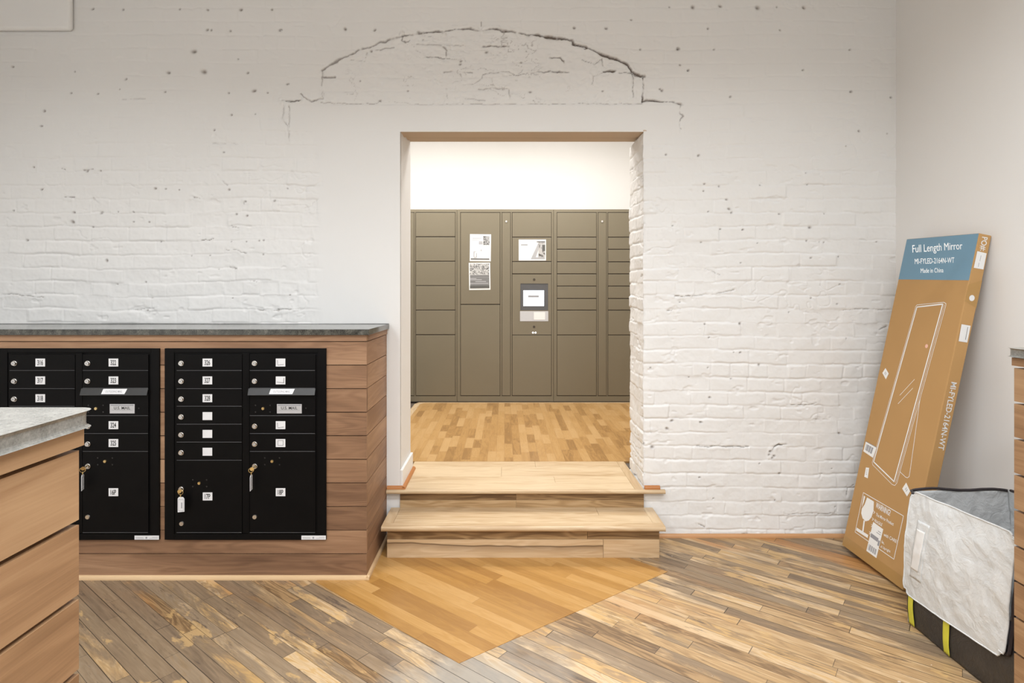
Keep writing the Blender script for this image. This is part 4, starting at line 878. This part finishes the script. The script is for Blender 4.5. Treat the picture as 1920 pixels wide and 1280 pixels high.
# lower black shell: front (-x), far (+y), right (+x), near (-y), bottom
def shellf(U,V_):
    y=BY1-.005+(BY0-BY1+.01)*U; z=.003+V_*.20; return BXo+.012-.008*np.sin(V_*3.1)+wr(y,z,201,.004),y,z
grid(shellf,70,24,'black_base',M_BAGB,bag)
def shellr(U,V_):
    y=BY1+(BY0-BY1)*U; z=.003+V_*(BZ-.01); return BXR+wr(y,z,203,.008)-.012*V_,y,z
grid(shellr,50,40,'side_panel',M_BAGG,bag)
def shellb(U,V_):
    x=BXo+.012+(BXR-BXo-.012)*U; z=.003+V_*(BZ-.012); return x+.012*V_*(1-U),BY1+wr(x,z,205,.010)-.004+.010*np.sin(U*3.1)*V_,z-.0*U
grid(shellb,50,50,'back_panel',M_BAGG,bag)
def shelln(U,V_):
    x=BXo+.012+(BXR-BXo-.012)*U; z=.003+V_*(BZ-.01); return x,BY0+wr(x,z,207,.006),z
grid(shelln,40,40,'near_panel',M_BAGB,bag)
MB().box(BXo+.015,BXR-.004,BY0+.006,BY1-.006,.001,.008).build('bottom_board',M_PIPE,bag,bo)
# clear front flap
def edge(a): return a
def flap(U,V_):
    ytop=BY1-.022+(1.905-BY1+.022)*U; ybot=2.452+(1.952-2.452)*U
    ztop=.568+.030*U; zbot=.128+.010*np.sin(U*3.1)+.028*U**3
    y=ybot+(ytop-ybot)*V_; z=zbot+(ztop-zbot)*V_
    rc=.03; cu=np.minimum(U,1-U); cv=np.minimum(V_,1-V_)
    k=np.clip(1-cu/.06,0,1)**2*np.clip(1-cv/.06,0,1)**2
    z=z+np.where(V_<.5,1,-1)*k*.020; y=y+np.where(U<.5,-1,1)*k*.018
    x=BXo-.004+.022*V_**3*(1-U)-.016*np.sin(np.pi*U)*np.sin(np.pi*V_)+wr(y,z,211,.0085)+.3*wr(y*2.2,z*2.2,213,.006)
    return x,y,z
grid(flap,110,90,'clear_flap',M_BAGW,bag,.003)
# piping, hems
def fl_pt(u,v):
    a=flap(np.array([[u]]),np.array([[v]])); return Vector((float(a[0][0,0]),float(a[1][0,0]),float(a[2][0,0])))
hem=[fl_pt(u,0) for u in np.linspace(0,1,40)]+[fl_pt(1,v) for v in np.linspace(0,1,30)][1:]+[fl_pt(u,1) for u in np.linspace(1,0,40)][1:]+[fl_pt(0,v) for v in np.linspace(1,0,30)][1:-1]
MB().tube([p+Vector((-.001,0,0)) for p in hem],.0032,8,closed=True).build('flap_hem',M_BAGW,bag,bo,smooth=True)
pipe=[fl_pt(0,v)+Vector((.010,.010,0)) for v in np.linspace(.0,.97,30)]
MB().tube(pipe,.0065,8).build('corner_piping',M_PIPE,bag,bo,smooth=True)
pipe=[fl_pt(1,v)+Vector((.012,-.006,0)) for v in np.linspace(.0,.9,30)]
MB().tube(pipe,.0065,8).build('corner_piping',M_PIPE,bag,bo,smooth=True)
rim=[]
for u in np.linspace(0,1,40):
    a=shellb(np.array([[u]]),np.array([[1.0]])); rim.append(Vector((float(a[0][0,0]),float(a[1][0,0]),float(a[2][0,0])+.006*math.sin(u*9)+.008*math.sin(u*3.1)-.008*u)))
for u in np.linspace(0,1,40)[1:]:
    a=shellr(np.array([[u]]),np.array([[1.0]])); rim.append(Vector((float(a[0][0,0]),float(a[1][0,0]),float(a[2][0,0])+.004*math.sin(u*7))))
MB().tube([fl_pt(0,.97)+Vector((.010,.008,0))]+rim,.0055,8).build('rim_piping',M_PIPE,bag,bo,smooth=True)
# label pocket with white card, stripes
def patchf(u0,u1,v0,v1,lift,name,mat,skew=0,bend=0):
    def fn(U,V_):
        uu=u0+(u1-u0)*U+skew*V_+bend*np.sin(V_*3.1); vv=v0+(v1-v0)*V_; a=flap(uu,vv); return a[0]-lift,a[1],a[2]
    return grid(fn,12,24,name,mat,bag,.0015)
patchf(.085,.225,.20,.76,.0022,'document_pocket',M_BAGW,.04)
patchf(.098,.190,.285,.68,.0045,'white_card',M_PAPER,.035,.012)
for y_ in (2.43,2.235):
    def fn(U,V_,y_=y_):
        y=y_-.030*U-.006*V_; z=.006+V_*.18; return BXo+.0095-.008*np.sin(V_*3.1*.9)-.0035+wr(y,z,201,.004),y,z
    grid(fn,8,20,'reflective_stripe',M_YELLOW,bag,.001)
print('built',len(bpy.data.objects))
